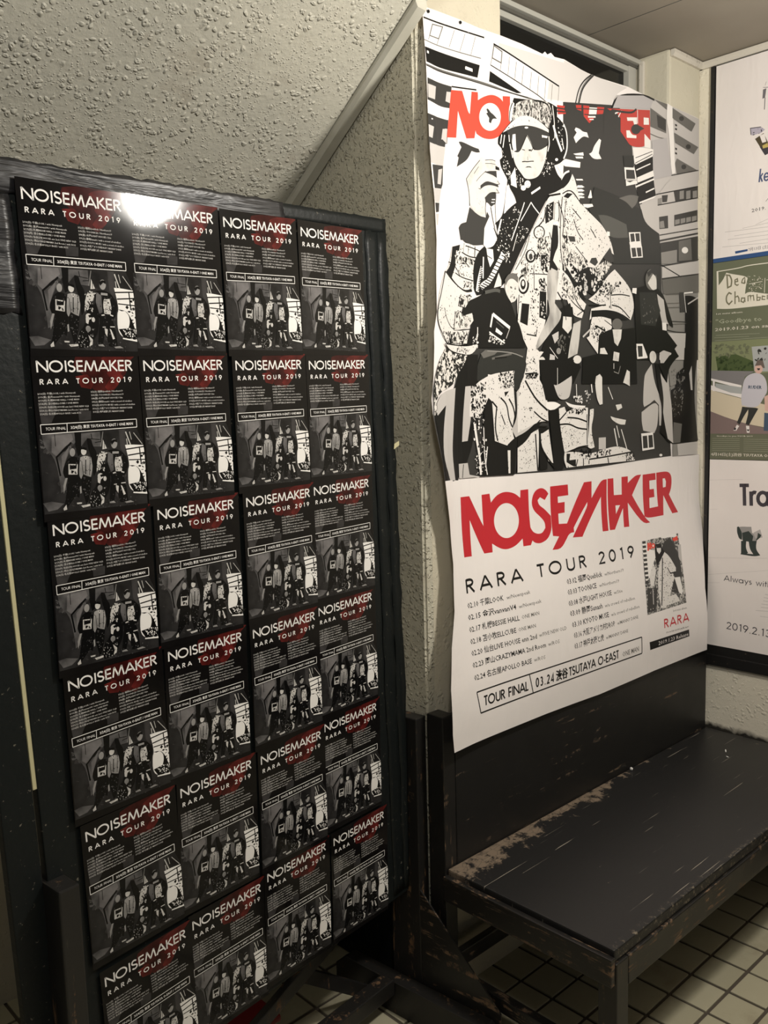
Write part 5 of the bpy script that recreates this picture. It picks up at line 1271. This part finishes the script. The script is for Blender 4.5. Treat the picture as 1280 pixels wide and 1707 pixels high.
# trims
bm = bmesh.new(); ya, yb = 1.375, 2.6
prism(bm, [(XC-0.036, ya, SOF(ya)-0.001), (XC-0.004, ya, SOF(ya)-0.001), (XC-0.001, ya, SOF(ya)-0.012), (XC-0.006, ya, SOF(ya)-0.022), (XC-0.030, ya, SOF(ya)-0.020), (XC-0.036, ya, SOF(ya)-0.010)], (0, yb-ya, SOF(yb)-SOF(ya)))
struct('trim_1', bm, M_trim)
def moulding(name, pts, inward, h=0.022, t=0.014):
    bm = bmesh.new()
    for (a, b), nrm in zip(zip(pts[:-1], pts[1:]), inward):
        a, b, nv = Vector((*a, 0)), Vector((*b, 0)), Vector((*nrm, 0))
        prism(bm, [a+Vector((0, 0, ZC-h))+nv*0.0005, a+Vector((0, 0, ZC-h))+nv*t*0.6, a+Vector((0, 0, ZC-h*0.55))+nv*t, a+Vector((0, 0, ZC-0.003))+nv*t, a+Vector((0, 0, ZC-0.003))+nv*0.0005], b-a)
    return struct(name, bm, M_crown)
moulding('trim_2', [(2.545, D), (XR, D)], [(0, -1)]); moulding('trim_3', [(XR, D), (XR, -1.6)], [(-1, 0)])
# ------------------------------------------------------------------ blacked-out fanlight in the recess behind the poster
win = empty('window_1', (2.14, 1.55, 1.55)); win['kind'] = 'structure'
def wpart(name, lo, hi, m, bev=0.001):
    bm = bmesh.new(); box(bm, lo, hi, bev); o = obj(name, bm, m); o.parent = win; o.matrix_parent_inverse = Matrix.Translation(win.location).inverted(); return o
wpart('glass', (1.752, 1.545, 1.555), (2.49, 1.552, 2.475), M_glass_dark, 0)
wpart('head_rail', (1.749, 1.512, 2.493), (2.538, 1.556, 2.506), M_alu, 0.002)
wpart('track', (1.749, 1.524, 2.485), (2.538, 1.556, 2.4928), M_alu_dark)
wpart('sash_rail', (1.749, 1.530, 2.469), (2.500, 1.556, 2.4847), M_alu, 0.002)
wpart('jamb', (2.490, 1.526, 1.555), (2.530, 1.556, 2.4847), M_alu, 0.002)
wpart('sill', (1.749, 1.45, 1.551), (2.538, 1.56, 1.565), M_alu)
wpart('conduit', (2.528, 1.500, 1.57), (2.5395, 1.516, 2.50), M_crown, 0.003)
# ------------------------------------------------------------------ bench
bench = empty('bench', (2.07, 1.13, 0)); tag(bench, 'long black painted wooden bench under the large poster, seat worn bare at the back', 'bench')
def bpart(name, bm, m):
    o = obj(name, bm, m); o.parent = bench; o.matrix_parent_inverse = Matrix.Translation(bench.location).inverted(); return o
bm = bmesh.new(); box(bm, (1.443, 0.906, 0.358), (2.713, 1.358, 0.385), 0.004); bpart('seat', bm, M_seat)
bm = bmesh.new(); box(bm, (1.478, 1.3595, 0.330), (2.713, 1.384, 0.752), 0.003); bpart('backrest', bm, M_back)
bm = bmesh.new(); box(bm, (1.487, 0.900, 0.293), (2.713, 0.924, 0.357), 0.003); bpart('front_rail', bm, M_black_h)
bm = bmesh.new(); box(bm, (1.480, 1.388, 0.293), (2.664, 1.408, 0.357), 0.003); bpart('back_rail', bm, M_black_h)
bm = bmesh.new(); box(bm, (1.427, 0.903, 0.312), (1.4415, 1.3595, 0.372), 0.002); bpart('side_rail', bm, M_black_y)
bm = bmesh.new(); box(bm, (2.690, 0.95, 0.312), (2.706, 1.355, 0.356), 0.002); bpart('side_rail', bm, M_black_y)
for (xa, xb, ya, yb, zt) in [(1.4425, 1.486, 0.900, 0.944, 0.357), (2.664, 2.708, 0.926, 0.968, 0.357), (1.437, 1.477, 1.360, 1.412, 0.757), (2.666, 2.713, 1.3855, 1.412, 0.757)]:
    bm = bmesh.new(); box(bm, (xa, ya, 0), (xb, yb, zt), 0.003); bpart('leg', bm, M_black_v)
bm = bmesh.new(); box(bm, (1.450, 0.946, 0.090), (1.474, 1.358, 0.125), 0.003); bpart('stretcher', bm, M_black_y)
bm = bmesh.new(); box(bm, (1.479, 1.352, 0.12), (2.664, 1.372, 0.16), 0.003); bpart('stretcher', bm, M_black_h)
def crumb(name, loc, s, label, cat, m=M_crumb, sc=(1, 1, 1), rz=0.0, group=None):
    bm = bmesh.new(); bmesh.ops.create_icosphere(bm, subdivisions=1, radius=s)
    for v in bm.verts: v.co = Vector((v.co.x*sc[0]*random.uniform(.8, 1.15), v.co.y*sc[1], v.co.z*sc[2]))
    o = obj(name, bm, m); o.location = (loc[0], loc[1], loc[2]+s*sc[2]*0.93); o.rotation_euler = (0, 0, rz); tag(o, label, cat, group); return o
crumb('paper_pellet', (2.234, 1.348, 0.385), 0.0055, 'small white pellet lying against the backrest on the bench seat', 'pellet')
crumb('paper_scrap', (2.56, 1.215, 0.385), 0.009, 'larger thin pale scrap on the far end of the bench seat', 'scrap', sc=(1.5, 0.25, 0.12), rz=0.5)
crumb('paper_scrap', (2.52, 1.19, 0.385), 0.005, 'tiny pale scrap beside the larger scrap, nearer the front of the bench seat', 'scrap', sc=(1.3, 0.4, 0.15), rz=1.2)
# ------------------------------------------------------------------ display board on its stand
TH = math.radians(6.28); S = 1.28; LEAN = math.radians(-0.676); RB = math.radians(2.2)
U = Vector((math.cos(TH), math.sin(TH), 0)); Nf = Vector((math.sin(TH), -math.cos(TH), 0)); V = Vector((0, 0, 1))*math.cos(LEAN)-Nf*math.sin(LEAN); NN = U.cross(V)
PL = Matrix((U, V, NN)).transposed().to_4x4(); PL.translation = Vector((0, S, CAM_H))          # plane of the board: x right, y up, z toward the viewer
BM = PL @ Matrix.Rotation(RB, 4, 'Z')
board = empty('display_board', (PL @ Vector((0.95, 0, -0.02))).to_tuple()); board.location.z = 0; board.rotation_euler = (0, 0, TH)
tag(board, 'tall black plywood display board on a wooden stand, covered with rows of tour flyers', 'display board'); bpy.context.view_layer.update(); BI = board.matrix_world.inverted()
def dpart(name, bm, m, M=None, smooth=False):
    o = obj(name, bm, m, None, smooth); o.parent = board; o.matrix_parent_inverse = BI.copy()
    if M is not None: o.matrix_world = M
    return o
XL, XRB, YB, YT = 0.478, 1.378, -1.220, 0.345
bm = bmesh.new(); box(bm, (XL, YB, -0.022), (XRB, YT, -0.0032), 0.002); dpart('panel', bm, M_tape, BM)
def film(x0, x1, y0, y1, nx, ny, amp, z0, wob=0.004, seed=1, fold=0.0):
    rn = random.Random(seed); bm = bmesh.new(); g = []
    for j in range(ny+1):
        row = []
        for i in range(nx+1):
            a, b = i/nx, j/ny; x = x0+(x1-x0)*a; y = y0+(y1-y0)*b
            if j in (0, ny): y += rn.uniform(-wob, wob)
            if i in (0, nx): x += rn.uniform(-wob, wob)
            z = z0+amp*(math.sin(x*23+y*60+seed)*0.5+0.5)*math.sin(math.pi*b)+amp*0.22*rn.random()
            row.append(bm.verts.new((x, y, z)))
        g.append(row)
    for j in range(ny):
        for i in range(nx): bm.faces.new((g[j][i], g[j][i+1], g[j+1][i+1], g[j+1][i]))
    r = bmesh.ops.extrude_face_region(bm, geom=bm.faces[:])
    for v in [e for e in r['geom'] if isinstance(e, bmesh.types.BMVert)]: v.co.z -= 0.0012
    bmesh.ops.recalc_face_normals(bm, faces=bm.faces[:]); return bm
dpart('plastic_wrap', film(XL-0.075, XRB-0.30, 0.300, YT+0.006, 60, 10, 0.0030, -0.0018, 0.002, 2), M_plastic, BM, True)
dpart('plastic_wrap', film(XL-0.075, XL+0.055, 0.13, 0.30, 10, 17, 0.0035, -0.0018, 0.003, 5), M_plastic, BM, True)
dpart('tape', film(XRB-0.31, XRB+0.003, 0.318, YT+0.003, 22, 3, 0.0012, -0.0020, 0.001, 3), M_tape, BM, True)
dpart('tape', film(XRB-0.066, XRB-0.026, -1.21, 0.32, 3, 50, 0.0016, -0.0020, 0.002, 4), M_tape, BM, True)
dpart('tape', film(XRB-0.028, XRB+0.003, -1.21, 0.32, 2, 40, 0.0016, -0.0012, 0.003, 6), M_tape, BM, True)
bm = bmesh.new(); box(bm, (XL-0.0065, -0.60, -0.021), (XL+0.0005, -0.02, -0.0045), 0.0008); dpart('edge_strip', bm, M_ply, BM)
bm = bmesh.new(); box(bm, (XL-0.060, -1.34, -0.024), (XL-0.0068, 0.36, -0.006), 0.002); dpart('side_panel', bm, M_tape, BM)
bm = bmesh.new(); prism(bm, [(XRB-0.002, -0.428, 0.0), (XRB+0.010, -0.422, 0.004), (XRB+0.010, -0.432, 0.004), (XRB-0.004, -0.440, 0.0)], (0, 0, 0.0006)); dpart('torn_tape_end', bm, M_ply, Matrix(BM) @ Matrix.Translation((0, 0.29, 0.001)))
# stand in floor coordinates: s across the board, d toward the viewer
SM = Matrix((U, -Nf, Vector((0, 0, 1)))).transposed().to_4x4(); SM.translation = Vector((0, S, 0))
def sbox(name, lo, hi, m=M_stand, bev=0.003):
    bm = bmesh.new(); box(bm, lo, hi, bev); return dpart(name, bm, m, SM)
sbox('post', (1.412, -0.018, 0.0), (1.449, 0.072, 0.748)); sbox('post', (0.500, -0.034, 0.0), (0.5355, 0.070, 0.742))
for (sa, sb) in ((1.372, 1.4105), (0.538, 0.578)):
    bm = bmesh.new(); prism(bm, [(sa, -0.255, 0.0), (sa, -0.255, 0.055), (sa, -0.225, 0.085), (sa, 0.20, 0.085), (sa, 0.235, 0.055), (sa, 0.235, 0.0)], (sb-sa, 0, 0)); bmesh.ops.bevel(bm, geom=bm.edges[:], offset=0.002, segments=1, affect='EDGES'); dpart('foot', bm, M_stand, SM)
bm = bmesh.new(); prism(bm, [(1.4112, -0.019, 0.325), (1.4112, -0.019, 0.02), (1.4112, -0.245, 0.02), (1.4112, -0.245, 0.105)], (0.004, 0, 0)); dpart('brace', bm, M_black_y, SM)
sbox('cross_rail', (0.579, 0.035, 0.052), (1.371, 0.075, 0.092))
bm = bmesh.new(); beam(bm, (0.60, 0.095, 0.03), (1.36, 0.095, 0.30), 0.032, 0.020, 0.002); dpart('diagonal_brace', bm, M_stand, SM)
bm = bmesh.new(); beam(bm, (1.36, 0.12, 0.03), (0.95, 0.12, 0.34), 0.032, 0.020, 0.002); dpart('diagonal_brace', bm, M_stand, SM)
# red crate behind the board; black sheet and case added to darken that space
bm = bmesh.new(); box(bm, (0.88, 1.60, 0.0), (1.10, 1.74, 0.060), 0.010); box(bm, (0.87, 1.59, 0.050), (1.11, 1.75, 0.066), 0.005); box(bm, (0.94, 1.588, 0.015), (1.04, 1.600, 0.035), 0.002)
tag(obj('storage_crate', bm, M_red), 'dark red plastic crate on the floor behind the display board', 'crate')
bm = bmesh.new(); box(bm, (1.4405, 1.450, 0.001), (1.4488, 2.15, 0.56), 0.002); tag(obj('darkening_sheet', bm, M_tape), 'black sheet added to darken the stair wall behind the right foot of the display board', 'board')  # added to blacken the stair wall below the board, stands in for dark clutter
case = empty('darkening_case', (1.21, 1.90, 0)); tag(case, 'black case added to darken the floor behind the display board', 'case')  # added to hide lit tiles behind the board, stands in for dark clutter
def cpart(name, lo, hi, m, bev=0.004):
    bm = bmesh.new(); box(bm, lo, hi, bev); o = obj(name, bm, m); o.parent = case; o.matrix_parent_inverse = Matrix.Translation(case.location).inverted()
cpart('body', (1.00, 1.77, 0.0), (1.42, 2.05, 0.30), M_tape, 0.008); cpart('lid', (0.995, 1.765, 0.301), (1.425, 2.055, 0.335), M_tape, 0.006); cpart('handle', (1.16, 1.745, 0.20), (1.28, 1.769, 0.222), M_alu_dark, 0.004)
for xx in (1.06, 1.34): cpart('latch', (xx, 1.757, 0.28), (xx+0.03, 1.7645, 0.32), M_alu_dark, 0.002)
# ------------------------------------------------------------------ flyers
def gridmap(f, us, vs):
    us = sorted(us); vs = sorted(vs); us = [us[0]-0.06]+us+[us[-1]+0.06]; vs = [vs[0]-0.06]+vs+[vs[-1]+0.06]; T = [[f(a, b) for b in vs] for a in us]
    import bisect
    def g(a, b):
        i = min(max(bisect.bisect_right(us, a)-1, 0), len(us)-2); j = min(max(bisect.bisect_right(vs, b)-1, 0), len(vs)-2)
        s = (a-us[i])/(us[i+1]-us[i]); t = (b-vs[j])/(vs[j+1]-vs[j])
        return (T[i][j]*(1-s)+T[i+1][j]*s)*(1-t)+(T[i][j+1]*(1-s)+T[i+1][j+1]*s)*t
    return g
FH = {}
def finish(name, bm, keys, base_first, fmap, M=None, label=None, cat=None, group=None):
    for v in bm.verts: v.co = fmap(*v.co)
    me = bpy.data.meshes.new(name); bm.to_mesh(me); bm.free()
    for k in sorted(keys, key=lambda q: keys[q]): me.materials.append(INK[k])
    o = bpy.data.objects.new(name, me); link(o)
    if M is not None: o.matrix_world = M
    return tag(o, label, cat, group)
def text_groups(T): return [(ik, text_polys(s, a, b, c, d, cap, st)) for (s, a, b, c, d, cap, ik, st) in T]
keys = {'fb': 0}; bm = bmesh.new(); x0, x1, yb_, yt_ = -0.0095, 0.1775, -0.228, 0.0300
gu = [x0+(x1-x0)*i/18 for i in range(1, 18)]; gv = [yb_+(yt_-yb_)*i/24 for i in range(1, 24)]
fg = [('fb', [[(x0, yb_), (x1, yb_), (x1, yt_), (x0, yt_)]])]
def clampp(ps): return [[(min(max(a, x0+0.0003), x1-0.0003), min(max(b, yb_+0.0003), yt_-0.0003)) for a, b in p] for p in ps]
art_f = [(k, clampp(p)) for k, p in parse(ART_FLY)]
print_mesh(bm, fg+art_f+text_groups(TXT_FLY), keys, 0.0, 0.00004, 0.004, {'u': gu, 'v': gv})
fz = gridmap(lambda a, b: 0.0, gu+[x0, x1], gv+[yb_, yt_])
def flymap(a, b, h): return Vector((a, b, h+fz(a, b)))
for v in bm.verts: v.co = flymap(*v.co)
fly_me = bpy.data.meshes.new('tour_flyer'); bm.to_mesh(fly_me); bm.free()
for k in sorted(keys, key=lambda q: keys[q]): fly_me.materials.append(INK[k])
rows = ['top', 'second', 'third', 'fourth', 'fifth', 'bottom']; cols = ['leftmost', 'second', 'third', 'rightmost']
for r in range(1, 7):
    for c in range(1, 5):
        a, b, rr = POSES['%d%d' % (r, c)]
        me = fly_me
        o = bpy.data.objects.new('tour_flyer', me); link(o)
        o.matrix_world = PL @ Matrix.Translation((a, b, 0.0018+0.0036*(6-r)/5+0.0008*(c % 2))) @ Matrix.Rotation(rr, 4, 'Z')
        tag(o, 'black band flyer with white lettering, %s row, %s column of the board' % (rows[r-1], cols[c-1]), 'flyer', 'tour flyers pasted on the display board')
# ------------------------------------------------------------------ the big two-sheet poster
def rng(a, b, s):
    out = []; v = a+s
    while v < b: out.append(v); v += s
    return out
keys = {'P': 0}; bm = bmesh.new()
art_u = parse(ART_UP)
ux1 = max(p[0] for p in OUT_UP)-0.0008
def clampu(ps): return [[(min(max(a, 1.4300), ux1), b) for a, b in p] for p in ps]
grid = {'u': [1.485, 1.49, 1.50, 1.51, 1.525, 1.54, 1.56, 1.59]+rng(1.60, ux1, 0.05), 'v': rng(1.26, 2.37, 0.016)}
print_mesh(bm, [('P', [OUT_UP])]+[(k, clampu(p)) for k, p in art_u], keys, 0.0003, 0.00006, 0.005, grid)
gsu = gridmap(s_up, grid['u'], grid['v'])
finish('band_poster', bm, keys, 'P', lambda a, b, h: Vector((a, gsu(a, b)-h, b)), None, 'large black and white illustrated poster sheet with headphone figure, pinned high on the wall', 'poster')
keys = {'P': 0}; bm = bmesh.new()
grid = {'u': [1.51, 1.52, 1.53, 1.54, 1.555, 1.57]+rng(1.58, 2.82, 0.05), 'v': rng(0.60, 1.31, 0.016)}
art_l = parse(ART_LOW)
print_mesh(bm, [('P', [OUT_LOW])]+art_l+text_groups(TXT_LOW), keys, 0.0003, 0.00006, 0.005, grid, [((XR-0.006, 0, 0), (1, 0, 0))])
gsl = gridmap(s_low, grid['u'], grid['v'])
finish('tour_date_poster', bm, keys, 'P', lambda a, b, h: Vector((a, gsl(a, b)-h, b)), None, 'white poster sheet listing tour dates under a red logo, hanging over the bench back', 'poster')
for i, (x, z) in enumerate([(1.487, 2.333), (1.593, 2.338)]):
    bm = bmesh.new(); cyl(bm, (0, 0, 0), (0, -0.003, 0), 0.0035, 10); cyl(bm, (0, -0.003, 0), (0, -0.0045, 0), 0.002, 8)
    o = obj('drawing_pin', bm, M_pin); o.location = (x, s_up(x, z)-0.0008, z); tag(o, ['black drawing pin in the top left corner of the illustrated poster', 'black drawing pin along the top edge of the illustrated poster, right of the corner pin'][i], 'pin', 'pins in the poster')
# ------------------------------------------------------------------ poster frame on the right wall
fr = empty('poster_frame', (XR-0.007, 0.8, 0.607)); tag(fr, 'tall black backing board on the right wall holding three posters', 'board')
def fpart(name, lo, hi, bev=0.001):
    bm = bmesh.new(); box(bm, lo, hi, bev); o = obj(name, bm, M_back); o.parent = fr; o.matrix_parent_inverse = Matrix.Translation(fr.location).inverted()
fpart('backing', (XR-0.0095, 0.62, 0.607), (XR-0.0005, 1.372, 2.490)); fpart('edge_strip', (XR-0.0135, 1.366, 0.607), (XR-0.0005, 1.380, 2.490), 0.002); fpart('edge_strip', (XR-0.0135, 0.62, 0.600), (XR-0.0005, 1.366, 0.6065+0.03), 0.002)
def wallposter(name, art, txt, ubase, u1, v0, v1, label, extra=()):
    keys = {ubase: 0}; bm = bmesh.new(); ua = 0.058
    g = [(ubase, [[(ua, v0), (u1, v0), (u1, v1), (ua, v1)]])]+[(k, [[(min(max(a, ua), u1), min(max(b, v0), v1)) for a, b in p] for p in ps]) for k, ps in list(extra)+art]+text_groups(txt)
    print_mesh(bm, g, keys, 0.0002, 0.00006, 0.005, {'u': rng(ua, u1, 0.06), 'v': rng(v0, v1, 0.06)})
    gw = gridmap(lambda a, b: 0.0004*math.sin(a*16)*math.sin(b*13+a*5), rng(ua, u1, 0.06), rng(v0, v1, 0.06))
    finish(name, bm, keys, ubase, lambda a, b, h: Vector((XR-0.0120-h-gw(a, b), 1.42-a, b)), None, label, 'poster')
wallposter('sea_poster', parse(ART_RA), TXT_RA, 'Wp', 0.50, 1.8985, 2.487, 'white poster with blue lettering and a blue bottom band, topmost on the right wall')
wallposter('park_poster', parse(ART_RB), TXT_RB, 'gq', 0.50, 1.2815, 1.8975, 'green poster with a laughing person in a pale sweatshirt, middle of the right wall')
wallposter('animal_poster', parse(ART_RC), TXT_RC, 'Wp', 0.50, 0.668, 1.2800, 'white poster with black lettering and an animal, lowest on the right wall')
bpy.context.view_layer.update()
